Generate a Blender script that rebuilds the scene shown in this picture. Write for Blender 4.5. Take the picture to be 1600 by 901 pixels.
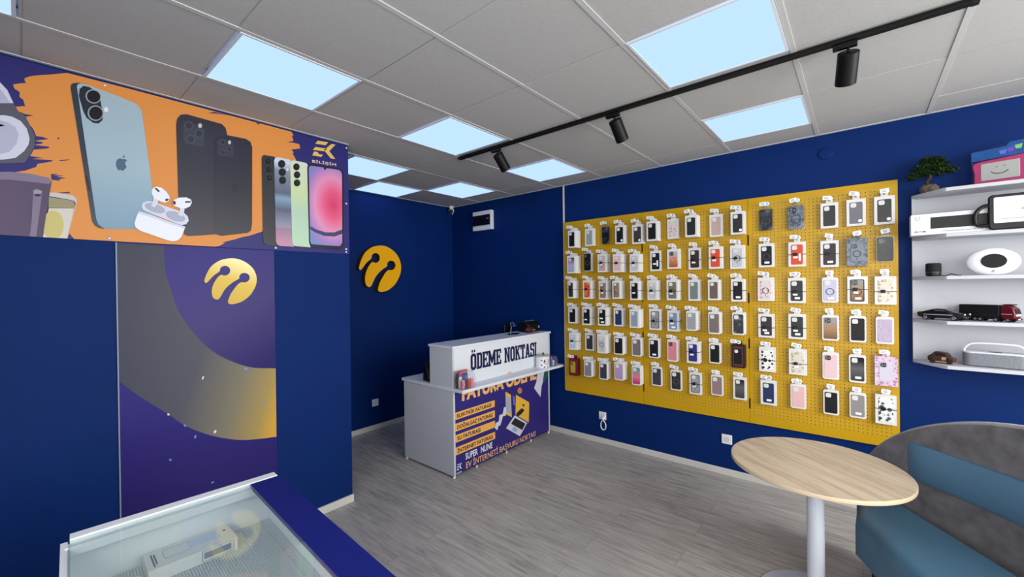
import bpy, bmesh, math, random
from mathutils import Vector, Matrix
random.seed(7)
for o in list(bpy.data.objects): bpy.data.objects.remove(o)
SC = bpy.context.scene
COL = SC.collection
R = math.radians

# ------------------------------------------------------------------ camera
FPX, YAW, PITCH, ROLL = 647.34, 0.872022, -0.003819, -0.013221
EYE = Vector((0, 0, 1.66))
_f = Vector((math.sin(YAW)*math.cos(PITCH), math.cos(YAW)*math.cos(PITCH), math.sin(PITCH)))
_r0 = Vector((math.cos(YAW), -math.sin(YAW), 0)); _u0 = _r0.cross(_f)
_r = _r0*math.cos(ROLL)+_u0*math.sin(ROLL); _u = -_r0*math.sin(ROLL)+_u0*math.cos(ROLL)
cam = bpy.data.cameras.new('camera'); cam.sensor_width = 36; cam.lens = 36*FPX/1600; cam.clip_start = 0.02
cob = bpy.data.objects.new('camera', cam); COL.objects.link(cob)
m = Matrix((_r, _u, -_f)).transposed().to_4x4(); m.translation = EYE; cob.matrix_world = m
SC.camera = cob
def ray(px, py): return _f + _r*((px-800)/FPX) - _u*((py-450.5)/FPX)
def on_x(px, py, X): d = ray(px, py); return EYE + d*(X/d.x)            # survey helpers: a picture point measured on a known wall plane
def on_y(px, py, Y): d = ray(px, py); return EYE + d*(Y/d.y)
def on_z(px, py, Z): d = ray(px, py); return EYE + d*((Z-EYE.z)/d.z)

# ------------------------------------------------------------------ view, world, daylight
vs = SC.view_settings; vs.view_transform = 'Standard'; vs.look = 'None'; vs.gamma = 1; vs.use_curve_mapping = False
vs.exposure = 0.0
SC.display_settings.display_device = 'sRGB'
SC.cycles.use_denoising = True
SC.cycles.max_bounces = 8; SC.cycles.diffuse_bounces = 5; SC.cycles.glossy_bounces = 4; SC.cycles.transparent_max_bounces = 16
SC.cycles.caustics_reflective = False; SC.cycles.caustics_refractive = False
SC.cycles.sample_clamp_indirect = 4
W = bpy.data.worlds.new('sky'); SC.world = W; W.use_nodes = True
bg = W.node_tree.nodes['Background']; bg.inputs[0].default_value = (.75, .85, 1, 1); bg.inputs[1].default_value = 1.2
DAY, SIDE, PANEL = 240, 118, 1.0
def area(name, loc, rot, sx, sy, power, col):
    l = bpy.data.lights.new(name, 'AREA'); l.shape = 'RECTANGLE'; l.size = sx; l.size_y = sy; l.energy = power; l.color = col
    o = bpy.data.objects.new(name, l); o.location = loc; o.rotation_euler = rot; COL.objects.link(o); return o
area('shopfront_daylight', (1.75, -2.50, 1.75), (R(66), 0, 0), 3.6, 2.1, DAY, (1, .965, .92))
area('side_window_daylight', (-1.55, -.45, 1.75), (R(66), 0, R(-90)), 2.7, 2.1, SIDE, (1, .965, .92))

# ------------------------------------------------------------------ materials
def lin(c):
    def f(v): v /= 255; return v/12.92 if v <= .04045 else ((v+.055)/1.055)**2.4
    return tuple(f(v) for v in c)+(1,)
def mat(name, c, rough=.5, metal=0, spec=.28, noise=0, scale=8, bump=0, coat=0, trans=0):
    M = bpy.data.materials.new(name); M.use_nodes = True; nt = M.node_tree; b = nt.nodes['Principled BSDF']
    b.inputs['Roughness'].default_value = rough; b.inputs['Metallic'].default_value = metal
    b.inputs['Specular IOR Level'].default_value = spec; b.inputs['Coat Weight'].default_value = coat
    b.inputs['Transmission Weight'].default_value = trans
    col = lin(c); b.inputs['Base Color'].default_value = col
    if noise or bump:
        tc = nt.nodes.new('ShaderNodeTexCoord'); n = nt.nodes.new('ShaderNodeTexNoise')
        n.inputs['Scale'].default_value = scale; n.inputs['Detail'].default_value = 5
        nt.links.new(tc.outputs['Object'], n.inputs['Vector'])
        if noise:
            r = nt.nodes.new('ShaderNodeValToRGB'); e = r.color_ramp.elements
            e[0].position = .3; e[1].position = .7
            e[0].color = tuple(v*(1-noise) for v in col[:3])+(1,); e[1].color = tuple(min(1, v*(1+noise)) for v in col[:3])+(1,)
            nt.links.new(n.outputs['Fac'], r.inputs['Fac']); nt.links.new(r.outputs['Color'], b.inputs['Base Color'])
        if bump:
            bp = nt.nodes.new('ShaderNodeBump'); bp.inputs['Strength'].default_value = bump; bp.inputs['Distance'].default_value = .004
            nt.links.new(n.outputs['Fac'], bp.inputs['Height']); nt.links.new(bp.outputs['Normal'], b.inputs['Normal'])
    return M
_mc = {}
def cm(c, rough=.5, **k):
    key = (tuple(c), rough, tuple(sorted(k.items())))
    if key not in _mc: _mc[key] = mat('colour_%d_%d_%d' % tuple(c), c, rough, **k)
    return _mc[key]
def grad(name, axis, a, b_, stops, rough=.4):                           # a printed colour run along an object axis
    M = bpy.data.materials.new(name); M.use_nodes = True; nt = M.node_tree; b = nt.nodes['Principled BSDF']
    b.inputs['Roughness'].default_value = rough; b.inputs['Specular IOR Level'].default_value = .15
    tc = nt.nodes.new('ShaderNodeTexCoord'); d = nt.nodes.new('ShaderNodeVectorMath'); d.operation = 'DOT_PRODUCT'
    d.inputs[1].default_value = axis; nt.links.new(tc.outputs['Object'], d.inputs[0])
    mr = nt.nodes.new('ShaderNodeMapRange'); mr.inputs['From Min'].default_value = a; mr.inputs['From Max'].default_value = b_
    nt.links.new(d.outputs['Value'], mr.inputs['Value'])
    r = nt.nodes.new('ShaderNodeValToRGB'); els = r.color_ramp.elements
    while len(els) < len(stops): els.new(.5)
    for e, (p, c) in zip(els, stops): e.position = p; e.color = lin(c)
    nt.links.new(mr.outputs['Result'], r.inputs['Fac']); nt.links.new(r.outputs['Color'], b.inputs['Base Color'])
    return M
def blotch(name, c1, c2, scale, rough=.4, thr=.5, soft=.03, kind='VORONOI'):   # two-colour printed pattern
    M = bpy.data.materials.new(name); M.use_nodes = True; nt = M.node_tree; b = nt.nodes['Principled BSDF']; b.inputs['Roughness'].default_value = rough
    tc = nt.nodes.new('ShaderNodeTexCoord')
    if kind == 'VORONOI': n = nt.nodes.new('ShaderNodeTexVoronoi'); out = n.outputs['Distance']
    else: n = nt.nodes.new('ShaderNodeTexNoise'); out = n.outputs['Fac']; n.inputs['Detail'].default_value = 3
    n.inputs['Scale'].default_value = scale; nt.links.new(tc.outputs['Object'], n.inputs['Vector'])
    r = nt.nodes.new('ShaderNodeValToRGB'); e = r.color_ramp.elements; e[0].position = thr-soft; e[1].position = thr+soft; e[0].color = lin(c1); e[1].color = lin(c2)
    nt.links.new(out, r.inputs['Fac']); nt.links.new(r.outputs['Color'], b.inputs['Base Color']); return M
def emit(name, c, s):
    M = bpy.data.materials.new(name); M.use_nodes = True; nt = M.node_tree; nt.nodes.clear()
    e = nt.nodes.new('ShaderNodeEmission'); e.inputs[0].default_value = c+(1,); e.inputs[1].default_value = s
    o = nt.nodes.new('ShaderNodeOutputMaterial'); nt.links.new(e.outputs[0], o.inputs[0]); return M
def pane(name, tint, rough=.02, ior=1.5, milk=0):                        # thin clear sheet
    M = bpy.data.materials.new(name); M.use_nodes = True; nt = M.node_tree; nt.nodes.clear()
    t = nt.nodes.new('ShaderNodeBsdfTransparent'); t.inputs[0].default_value = tint+(1,)
    g = nt.nodes.new('ShaderNodeBsdfGlossy'); g.inputs['Roughness'].default_value = rough
    lw = nt.nodes.new('ShaderNodeLayerWeight'); lw.inputs['Blend'].default_value = .5
    pw = nt.nodes.new('ShaderNodeMath'); pw.operation = 'POWER'; pw.inputs[1].default_value = 5; nt.links.new(lw.outputs['Facing'], pw.inputs[0])
    r0 = ((ior-1)/(ior+1))**2; f = nt.nodes.new('ShaderNodeMath'); f.operation = 'MULTIPLY_ADD'; f.inputs[1].default_value = 1-r0; f.inputs[2].default_value = r0; nt.links.new(pw.outputs[0], f.inputs[0])
    mx = nt.nodes.new('ShaderNodeMixShader'); nt.links.new(f.outputs[0], mx.inputs[0]); nt.links.new(t.outputs[0], mx.inputs[1]); nt.links.new(g.outputs[0], mx.inputs[2])
    last = mx
    if milk:
        d = nt.nodes.new('ShaderNodeBsdfDiffuse'); d.inputs[0].default_value = (.8, .85, .9, 1)
        m2 = nt.nodes.new('ShaderNodeMixShader'); m2.inputs[0].default_value = milk
        nt.links.new(mx.outputs[0], m2.inputs[1]); nt.links.new(d.outputs[0], m2.inputs[2]); last = m2
    o = nt.nodes.new('ShaderNodeOutputMaterial'); nt.links.new(last.outputs[0], o.inputs[0]); return M
def perforated(name, c, pitch, radius, axes, rough=.45):                  # sheet with round holes one can see through
    M = bpy.data.materials.new(name); M.use_nodes = True; nt = M.node_tree; b = nt.nodes['Principled BSDF']; N = nt.nodes.new; L = nt.links.new
    b.inputs['Base Color'].default_value = lin(c); b.inputs['Roughness'].default_value = rough
    tc = N('ShaderNodeTexCoord'); sp = N('ShaderNodeSeparateXYZ'); L(tc.outputs['Object'], sp.inputs[0])
    sq = []
    for a in axes:
        q = N('ShaderNodeMath'); q.operation = 'PINGPONG'; q.inputs[1].default_value = pitch/2; L(sp.outputs[a], q.inputs[0])
        w = N('ShaderNodeMath'); w.operation = 'MULTIPLY'; L(q.outputs[0], w.inputs[0]); L(q.outputs[0], w.inputs[1]); sq.append(w)
    ad = N('ShaderNodeMath'); ad.operation = 'ADD'; L(sq[0].outputs[0], ad.inputs[0]); L(sq[1].outputs[0], ad.inputs[1])
    lt = N('ShaderNodeMath'); lt.operation = 'LESS_THAN'; lt.inputs[1].default_value = radius*radius; L(ad.outputs[0], lt.inputs[0])
    t = N('ShaderNodeBsdfTransparent'); mx = N('ShaderNodeMixShader'); L(lt.outputs[0], mx.inputs[0]); L(b.outputs[0], mx.inputs[1]); L(t.outputs[0], mx.inputs[2])
    L(mx.outputs[0], nt.nodes['Material Output'].inputs[0]); return M
def planks(name, c1, c2, c3, along, width, length, rough, bumpv=.15, grain=1.0, shift=(0, 0, 0)):
    M = bpy.data.materials.new(name); M.use_nodes = True; nt = M.node_tree; b = nt.nodes['Principled BSDF']; N = nt.nodes.new; L = nt.links.new
    tc = N('ShaderNodeTexCoord'); mp = N('ShaderNodeMapping'); L(tc.outputs['Object'], mp.inputs[0])
    mp.inputs['Rotation'].default_value = (0, 0, -along); mp.inputs['Location'].default_value = shift
    br = N('ShaderNodeTexBrick'); L(mp.outputs[0], br.inputs[0]); br.offset = .37
    br.inputs['Color1'].default_value = (.25, .25, .25, 1); br.inputs['Color2'].default_value = (.75, .75, .75, 1); br.inputs['Mortar'].default_value = (.1, .1, .1, 1)
    br.inputs['Scale'].default_value = 1; br.inputs['Brick Width'].default_value = length; br.inputs['Row Height'].default_value = width; br.inputs['Mortar Size'].default_value = .0012
    m2 = N('ShaderNodeMapping'); L(mp.outputs[0], m2.inputs[0]); m2.inputs['Scale'].default_value = (1.6, 16, 1)
    cadd = N('ShaderNodeVectorMath'); cadd.operation = 'ADD'; sc = N('ShaderNodeVectorMath'); sc.operation = 'SCALE'; sc.inputs['Scale'].default_value = 9; L(br.outputs['Color'], sc.inputs[0])
    L(m2.outputs[0], cadd.inputs[0]); L(sc.outputs[0], cadd.inputs[1])
    n = N('ShaderNodeTexNoise'); n.inputs['Scale'].default_value = 2.2*grain; n.inputs['Detail'].default_value = 8; n.inputs['Roughness'].default_value = .65; n.inputs['Distortion'].default_value = .6; L(cadd.outputs[0], n.inputs[0])
    n2 = N('ShaderNodeTexNoise'); n2.inputs['Scale'].default_value = 1.1; n2.inputs['Detail'].default_value = 3; L(mp.outputs[0], n2.inputs[0])
    mixf = N('ShaderNodeMath'); mixf.operation = 'MULTIPLY_ADD'; mixf.inputs[1].default_value = .75; L(n.outputs[0], mixf.inputs[0])
    s2 = N('ShaderNodeMath'); s2.operation = 'MULTIPLY'; s2.inputs[1].default_value = .25; L(n2.outputs[0], s2.inputs[0]); L(s2.outputs[0], mixf.inputs[2])
    r = N('ShaderNodeValToRGB'); els = r.color_ramp.elements; els.new(.5)
    for e, p, c in zip(els, (.32, .5, .68), (c1, c2, c3)): e.position = p; e.color = lin(c)
    L(mixf.outputs[0], r.inputs[0])
    mm = N('ShaderNodeMix'); mm.data_type = 'RGBA'; mm.blend_type = 'MULTIPLY'; mm.inputs[0].default_value = .8
    L(r.outputs[0], mm.inputs[6]); jr = N('ShaderNodeValToRGB'); jr.color_ramp.elements[0].position = .12; jr.color_ramp.elements[0].color = (.45, .43, .4, 1); jr.color_ramp.elements[1].position = .2; jr.color_ramp.elements[1].color = (.9, .9, .9, 1)
    e3 = jr.color_ramp.elements.new(.75); e3.color = (1.05, 1.05, 1.05, 1)
    L(br.outputs['Color'], jr.inputs[0]); L(jr.outputs[0], mm.inputs[7]); L(mm.outputs[2], b.inputs['Base Color'])
    b.inputs['Roughness'].default_value = rough
    bp = N('ShaderNodeBump'); bp.inputs['Strength'].default_value = bumpv; bp.inputs['Distance'].default_value = .002; L(n.outputs[0], bp.inputs['Height']); L(bp.outputs[0], b.inputs['Normal'])
    return M
WALL = mat('blue_wall_paint', (2, 37, 97), .6, spec=.12, noise=.05, scale=3, bump=.03)
WHITE = mat('white_laminate', (222, 224, 228), .35)
WHITE2 = mat('white_plastic', (226, 228, 232), .4)
BLACK = mat('black_plastic', (18, 18, 20), .4)
BLACKM = mat('black_metal', (16, 16, 18), .45, metal=.3)
NAVY = cm((10, 14, 60), .5)
CHROME = mat('chrome', (200, 200, 205), .2, metal=1)
SKIRT = mat('skirting_white', (205, 203, 198), .5, noise=.05, scale=5)

# ------------------------------------------------------------------ mesh builder
class MB:
    def __init__(s, off=(0, 0, 0)): s.v = []; s.f = []; s.mi = []; s.off = Vector(off); s.m = 0
    def p(s, co): s.v.append(Vector(co)-s.off); return len(s.v)-1
    def face(s, idx): s.f.append(list(idx)); s.mi.append(s.m)
    def poly(s, pts): s.face([s.p(q) for q in pts]); return s
    def box(s, x0, x1, y0, y1, z0, z1, mtx=None):
        q = [Vector((x, y, z)) for x in (x0, x1) for y in (y0, y1) for z in (z0, z1)]
        if mtx: q = [mtx @ a for a in q]
        i = [s.p(a) for a in q]
        for f in ((0, 1, 3, 2), (4, 6, 7, 5), (0, 4, 5, 1), (2, 3, 7, 6), (0, 2, 6, 4), (1, 5, 7, 3)): s.face([i[k] for k in f])
        return s
    def extrude(s, pts, d):                                              # closed outline swept by the vector d
        d = Vector(d); a = [s.p(q) for q in pts]; b = [s.p(Vector(q)+d) for q in pts]; n = len(a)
        s.face(a[::-1]); s.face(b)
        for k in range(n): s.face((a[k], a[(k+1) % n], b[(k+1) % n], b[k]))
        return s
    def tube(s, path, rad, n=10, cap=True, closed=False):
        path = [Vector(q) for q in path]; rings = []; N = len(path); up = None
        for k, q in enumerate(path):
            if closed: t = path[(k+1) % N]-path[k-1]
            else: t = path[min(k+1, N-1)]-path[max(k-1, 0)]
            t.normalize()
            if up is None: up = Vector((0, 0, 1)) if abs(t.z) < .9 else Vector((1, 0, 0))
            a = t.cross(up).normalized(); b = a.cross(t).normalized(); up = b
            r = rad[k] if isinstance(rad, (list, tuple)) else rad
            rings.append([s.p(q+a*r*math.cos(2*math.pi*j/n)+b*r*math.sin(2*math.pi*j/n)) for j in range(n)])
        for k in range(N if closed else N-1):
            A, B = rings[k], rings[(k+1) % N]
            for j in range(n): s.face((A[j], A[(j+1) % n], B[(j+1) % n], B[j]))
        if cap and not closed: s.face(rings[0][::-1]); s.face(rings[-1])
        return s
    def lathe(s, prof, c, axis=(0, 0, 1), n=32):                        # prof: (radius, height) pairs along the axis
        ax = Vector(axis).normalized(); a = ax.orthogonal().normalized(); b = ax.cross(a); c = Vector(c); rings = []
        for r, h in prof:
            if r < 1e-6: rings.append([s.p(c+ax*h)])
            else: rings.append([s.p(c+ax*h+a*r*math.cos(2*math.pi*j/n)+b*r*math.sin(2*math.pi*j/n)) for j in range(n)])
        for A, B in zip(rings, rings[1:]):
            for j in range(n):
                k = (j+1) % n
                if len(A) == 1 and len(B) == 1: continue
                if len(A) == 1: s.face((A[0], B[k], B[j]))
                elif len(B) == 1: s.face((A[j], A[k], B[0]))
                else: s.face((A[j], A[k], B[k], B[j]))
        if len(rings[0]) > 1: s.face(rings[0][::-1])
        if len(rings[-1]) > 1: s.face(rings[-1])
        return s
    def ball(s, c, r, n=16, k=10):
        r = (r, r, r) if not isinstance(r, (tuple, list)) else r; c = Vector(c)
        b0 = len(s.v); MBt = MB(); MBt.lathe([(math.sin(math.pi*i/k), -math.cos(math.pi*i/k)) for i in range(k+1)], (0, 0, 0), n=n)
        for q in MBt.v: s.p(c+Vector((q.x*r[0], q.y*r[1], q.z*r[2])))
        for f in MBt.f: s.face([b0+i for i in f])
        return s
    def build(s, name, mats, parent=None, bevel=0, seg=2, smooth=True, loc=None):
        me = bpy.data.meshes.new(name); me.from_pydata(s.v, [], s.f)
        if not isinstance(mats, (list, tuple)): mats = [mats]
        for q in mats: me.materials.append(q)
        for p_, i in zip(me.polygons, s.mi): p_.material_index = min(i, len(mats)-1)
        bm = bmesh.new(); bm.from_mesh(me)
        if len(s.f) > 1: bmesh.ops.recalc_face_normals(bm, faces=bm.faces)
        bm.to_mesh(me); bm.free()
        if smooth and len(s.f) > 1:
            me.shade_smooth(); me.set_sharp_from_angle(angle=R(32))
        o = bpy.data.objects.new(name, me); COL.objects.link(o)
        if parent is not None: o.parent = parent
        else: o.location = s.off if loc is None else loc
        if bevel:
            b = o.modifiers.new('bevel', 'BEVEL'); b.width = bevel; b.segments = seg; b.limit_method = 'ANGLE'; b.angle_limit = R(40); b.harden_normals = False
        return o
def tag(o, label, cat, group=None, kind=None):
    o['label'] = label; o['category'] = cat
    if group: o['group'] = group
    if kind: o['kind'] = kind
    return o
def thing(name, label, cat, loc=(0, 0, 0), rz=0, group=None):
    o = bpy.data.objects.new(name, None); o.empty_display_size = .05; COL.objects.link(o); o.location = loc; o.rotation_euler = (0, 0, rz)
    return tag(o, label, cat, group)
def struct(o): o['kind'] = 'structure'; return o
def spline(pts, k=6, closed=True):                                      # smooth curve through the points
    P = [Vector(q) for q in pts]; n = len(P); out = []
    for i in range(n if closed else n-1):
        p0, p1, p2, p3 = (P[(i-1) % n], P[i], P[(i+1) % n], P[(i+2) % n]) if closed else (P[max(i-1, 0)], P[i], P[i+1], P[min(i+2, n-1)])
        for j in range(k):
            t = j/k; out.append(.5*((2*p1)+(p2-p0)*t+(2*p0-5*p1+4*p2-p3)*t*t+(3*p1-p0-3*p2+p3)*t**3))
    if not closed: out.append(P[-1])
    return out
def rrect(w, h, r, n=5, cx=0, cy=0):                                    # rounded rectangle outline, 2D
    out = []
    for sx, sy, a0 in ((1, 1, 0), (-1, 1, 90), (-1, -1, 180), (1, -1, 270)):
        for j in range(n+1):
            a = R(a0+90*j/n); out.append((cx+sx*(w/2-r)+r*math.cos(a), cy+sy*(h/2-r)+r*math.sin(a)))
    return out
def text2d(s, bold=.0, spacing=1):
    c = bpy.data.curves.new('lettering', 'FONT'); c.body = s; c.size = 1; c.offset = bold; c.space_character = spacing; c.resolution_u = 3
    o = bpy.data.objects.new('lettering', c); me = bpy.data.meshes.new_from_object(o)
    v = [(q.co.x, q.co.y) for q in me.vertices]; f = [list(p.vertices) for p in me.polygons]
    bpy.data.objects.remove(o); bpy.data.meshes.remove(me); bpy.data.curves.remove(c); return v, f
def put_text(mb, s, O, U, V, bold=.0, spacing=1, depth=None):             # text fitted into the box O, O+U, O+V
    v, f = text2d(s, bold, spacing); O, U, V = Vector(O), Vector(U), Vector(V)
    x0 = min(q[0] for q in v); x1 = max(q[0] for q in v); y0 = min(q[1] for q in v); y1 = max(q[1] for q in v)
    b = len(mb.v)
    for q in v: mb.p(O+U*((q[0]-x0)/(x1-x0))+V*((q[1]-y0)/(y1-y0)))
    for p_ in f: mb.face([b+i for i in p_])

# ------------------------------------------------------------------ room shell
XR, YB, YP, XP, CEIL = 3.945, 4.40, 3.06, 1.665, 2.787
XL, YF = -1.3, -2.2
FLOOR = planks('grey_oak_laminate', (128, 125, 120), (170, 166, 160), (194, 190, 183), R(90), .19, 1.35, .42)
struct(MB().box(XL, XR+.1, YF-.1, YB+.1, -.1, 0).build('floor', FLOOR))
struct(MB().box(XR, XR+.12, YF, YB+.12, 0, 2.95).build('wall_right', WALL))
struct(MB().box(XP-.4, XR, YB, YB+.12, 0, 2.95).build('wall_back', WALL))
struct(MB().box(XL, XP, YP, YP+.25, 0, 2.95).build('wall_front_left', WALL))
struct(MB().box(XP-.12, XP, YP+.25, YB, 0, 2.95).build('wall_recess', WALL))
struct(MB().box(XL-.12, XL, YF, YP+.25, 0, .22).box(XL-.12, XL, YF, YP+.25, 2.55, 2.95).box(XL-.12, XL, .95, YP+.25, .22, 2.55).box(XL-.12, XL, YF, -1.85, .22, 2.55).build('wall_left', WALL))
w2_ = MB()
for y in (-1.85, -.48, .89): w2_.box(XL-.09, XL-.03, y, y+.06, .22, 2.55)
w2_.box(XL-.09, XL-.03, -1.85, .95, .22, .28).box(XL-.09, XL-.03, -1.85, .95, 2.49, 2.55)
w2 = struct(w2_.build('window_2', cm((60, 62, 66), .4)))
MB().box(XL-.064, XL-.058, -1.8, .9, .27, 2.5).build('pane', pane('side_glass', (.97, .98, .97)), w2)
wf = MB()
wf.box(XL, XR, YF-.12, YF, 0, .22).box(XL, XR, YF-.12, YF, 2.55, 2.95).box(XL, -.9, YF-.12, YF, .22, 2.55).box(3.5, XR, YF-.12, YF, .22, 2.55)
struct(wf.build('wall_shopfront', WALL))
wfr = MB()
for x in (-.9, .55, 2.0, 3.44): wfr.box(x, x+.06, YF-.09, YF-.03, .22, 2.55)
wfr.box(-.9, 3.5, YF-.09, YF-.03, .22, .28).box(-.9, 3.5, YF-.09, YF-.03, 2.49, 2.55)
w1 = struct(wfr.build('window_1', cm((60, 62, 66), .4)))
MB().box(-.85, 3.45, YF-.064, YF-.058, .27, 2.5).build('pane', pane('shop_glass', (.97, .98, .97)), w1)
# skirting boards
def skirt(name, pts):
    mb = MB()
    mb.extrude(pts, (0, 0, .058)); struct(mb.build(name, SKIRT, bevel=.004))
skirt('baseboard_right', [(XR-.016, YF, 0), (XR, YF, 0), (XR, YB, 0), (XR-.016, YB, 0)])
skirt('baseboard_back', [(XP, YB-.016, 0), (XR-.016, YB-.016, 0), (XR-.016, YB, 0), (XP, YB, 0)])
skirt('baseboard_left', [(XL, YP-.018, 0), (XP+.004, YP-.018, 0), (XP+.004, YP, 0), (XL, YP, 0)])

# ceiling: 600 mm tiles on a visible grid
GX, GY, T = .6189, 2.0399, .6
LIGHTS = [(-2, 0), (0, 0), (2, 0), (2, -3), (4, -3), (4, 0), (2, 2), (3, 3), (4, 2)]
TILE = mat('mineral_tile', (186, 185, 185), .9, noise=.03, scale=60, bump=.15)
ct = MB(); ct.box(XL, XR, YF, YB, 2.84, 2.86)
for i in range(-4, 6):
    for j in range(-8, 4):
        if (i, j) in LIGHTS: continue
        x0 = max(GX+T*i+.004, XL); x1 = min(GX+T*i+T-.004, XR); y0 = max(GY+T*j+.011, YF); y1 = min(GY+T*j+T-.011, YB)
        if x1-x0 < .02 or y1-y0 < .02: continue
        dz = random.uniform(-.0015, .0015)
        ct.box(x0, x1, y0, y1, CEIL+dz, CEIL+.02)
ce = struct(ct.build('ceiling', TILE))
bars = MB()
for j in range(-7, 4):
    y = GY+T*j
    bars.box(XL, XR, y-.012, y+.012, CEIL-.003, CEIL+.003).box(XL, XR, y-.004, y+.004, CEIL+.003, CEIL+.04)
for i in range(-3, 6):
    x = GX+T*i
    bars.box(x-.0075, x+.0075, YF, YB, CEIL+.004, CEIL+.009)
struct(bars.build('trim_1', mat('grid_white', (196, 196, 196), .6)))
ang = MB()
ang.box(XR-.02, XR, YF, YB, CEIL-.004, CEIL).box(XP, XR, YB-.02, YB, CEIL-.004, CEIL).box(XL, XP, YP-.02, YP, CEIL-.004, CEIL)
struct(ang.build('trim_2', cm((205, 205, 205), .5)))
DIFF = emit('lit_diffuser', (.56, .82, 1.6), PANEL); FRM = cm((222, 228, 235), .5)
where = {(-2, 0): 'at the far left above the orange banner', (0, 0): 'above the orange phone banner, nearest to it', (2, 0): 'left of the track rail end',
         (2, -3): 'crossed by the black track rail, largest', (4, -3): 'nearest the yellow pegboard top right', (4, 0): 'right of the leftmost black spotlight',
         (2, 2): 'beside the banner corner, left of the recess', (3, 3): 'touching the back wall above the round yellow sign', (4, 2): 'near the small camera in the back corner'}
for (i, j) in LIGHTS:
    x0, x1, y0, y1 = GX+T*i+.014, GX+T*i+T-.014, GY+T*j+.014, min(GY+T*j+T-.014, YB-.03)
    c = ((x0+x1)/2, (y0+y1)/2, CEIL)
    t = thing('ceiling_light', 'lit square ceiling panel '+where[(i, j)], 'ceiling light', c, group='square light panels in the tiled ceiling')
    f = MB(c)
    w = .012
    for a in ((x0, x1, y0, y0+w), (x0, x1, y1-w, y1), (x0, x0+w, y0+w, y1-w), (x1-w, x1, y0+w, y1-w)): f.box(*a, CEIL-.006, CEIL+.006)
    f.build('frame', FRM, t)
    MB(c).box(x0+w, x1-w, y0+w, y1-w, CEIL-.003, CEIL+.004).build('diffuser', DIFF, t)

# ------------------------------------------------------------------ yellow pegboard
XB = 3.915                                                               # front face of the perforated sheets
YEL = perforated('yellow_perforated_steel', (192, 150, 10), .0254, .0029, (1, 2))
YELP = cm((192, 150, 10), .45)
PB = thing('pegboard', 'large yellow perforated wall board in three sheets holding rows of phone cases', 'pegboard', (XB, 1.16, .50))
seams = [2.525, 1.625, .712, -.205]
pz0, pz1 = .50, 2.367
for a, b in zip(seams, seams[1:]):
    mb = MB((XB, 1.16, .50)); y1, y0 = a-.0012, b+.0012
    mb.poly([(XB, y1-.03, pz0+.07), (XB, y0+.03, pz0+.07), (XB, y0+.03, pz1-.045), (XB, y1-.03, pz1-.045)])
    mb.m = 1
    mb.poly([(XB, y1, pz0), (XB, y0, pz0), (XB, y0, pz0+.07), (XB, y1, pz0+.07)]).poly([(XB, y1, pz1-.045), (XB, y0, pz1-.045), (XB, y0, pz1), (XB, y1, pz1)])
    mb.poly([(XB, y1, pz0+.07), (XB, y1-.03, pz0+.07), (XB, y1-.03, pz1-.045), (XB, y1, pz1-.045)]).poly([(XB, y0+.03, pz0+.07), (XB, y0, pz0+.07), (XB, y0, pz1-.045), (XB, y0+.03, pz1-.045)])
    for y in (y0, y1): mb.poly([(XB, y, pz0), (XB+.029, y, pz0), (XB+.029, y, pz1), (XB, y, pz1)])
    for z in (pz0, pz1): mb.poly([(XB, y0, z), (XB+.029, y0, z), (XB+.029, y1, z), (XB, y1, z)])
    mb.build('perforated_sheet', [YEL, YELP], PB, smooth=False)
SLOT = cm((30, 22, 12), .7)
for y in (1.625, .712, -.204):
    for z in (.62, 1.12, 1.50, 1.98):
        sl = MB((XB, 1.16, .50))
        if y < 0: sl.box(XB+.002, XB+.014, y-.002, y, z, z+.11)
        else: sl.box(XB-.0008, XB+.004, y-.006, y+.006, z, z+.085)
        sl.build('slot', SLOT, PB)

# ------------------------------------------------------------------ phone cases on hooks
BOXW = mat('white_card_box', (220, 219, 218), .45)
CLEARP = pane('clear_blister', (.96, .97, .98), .05, 1.3)
STRAP = cm((14, 14, 16), .5); TAG = cm((22, 22, 24), .45); PAPER = cm((236, 238, 240), .6); STICK = cm((244, 244, 244), .5)
HOOKM = pane('clear_acrylic', (.80, .84, .88), .1, 1.5, milk=.25)
LOCK = cm((222, 226, 230), .35)
DK = (22, 23, 26)
def col(c, rough=.45): return cm(c, rough)
GR_PASTEL = grad('case_teal_pink', (0, 0, 1), .02, .16, [(0, (190, 40, 100)), (.45, (215, 120, 150)), (1, (90, 150, 140))])
GR_BRONZE = grad('case_bronze', (0, 0, 1), .02, .16, [(0, (120, 90, 70)), (.5, (165, 130, 95)), (1, (150, 150, 155))])
GR_SMOKE = grad('case_smoke', (0, 0, 1), .02, .16, [(0, (60, 60, 62)), (.6, (95, 95, 96)), (1, (30, 30, 32))])
GR_ORANGE = grad('case_clear_orange', (0, 0, 1), .02, .16, [(0, (170, 78, 40)), (.5, (196, 150, 120)), (1, (178, 176, 180))])
GR_LILAC = grad('case_lilac_blue', (0, 0, 1), .02, .16, [(0, (150, 175, 195)), (.5, (185, 165, 205)), (1, (60, 60, 70))])
MARBLE = blotch('case_black_marble', (18, 18, 20), (215, 212, 205), 9, thr=.6, soft=.03, kind='NOISE')
WAVE = blotch('case_grey_wave', (28, 30, 34), (110, 125, 140), 7, thr=.55, soft=.02, kind='NOISE')
COW = blotch('case_cow_print', (24, 24, 26), (236, 234, 230), 40, thr=.42, soft=.02)
LEAF = blotch('case_leaf_print', (60, 75, 80), (226, 228, 228), 34, thr=.45, soft=.05)
LEOP = blotch('case_leopard', (70, 55, 48), (150, 125, 110), 60, thr=.35, soft=.15)
FLORA = blotch('case_floral_clear', (170, 150, 110), (214, 208, 196), 45, thr=.35, soft=.12)
FLORP = blotch('case_floral_pink', (214, 130, 140), (214, 206, 206), 42, thr=.35, soft=.12)
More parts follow.
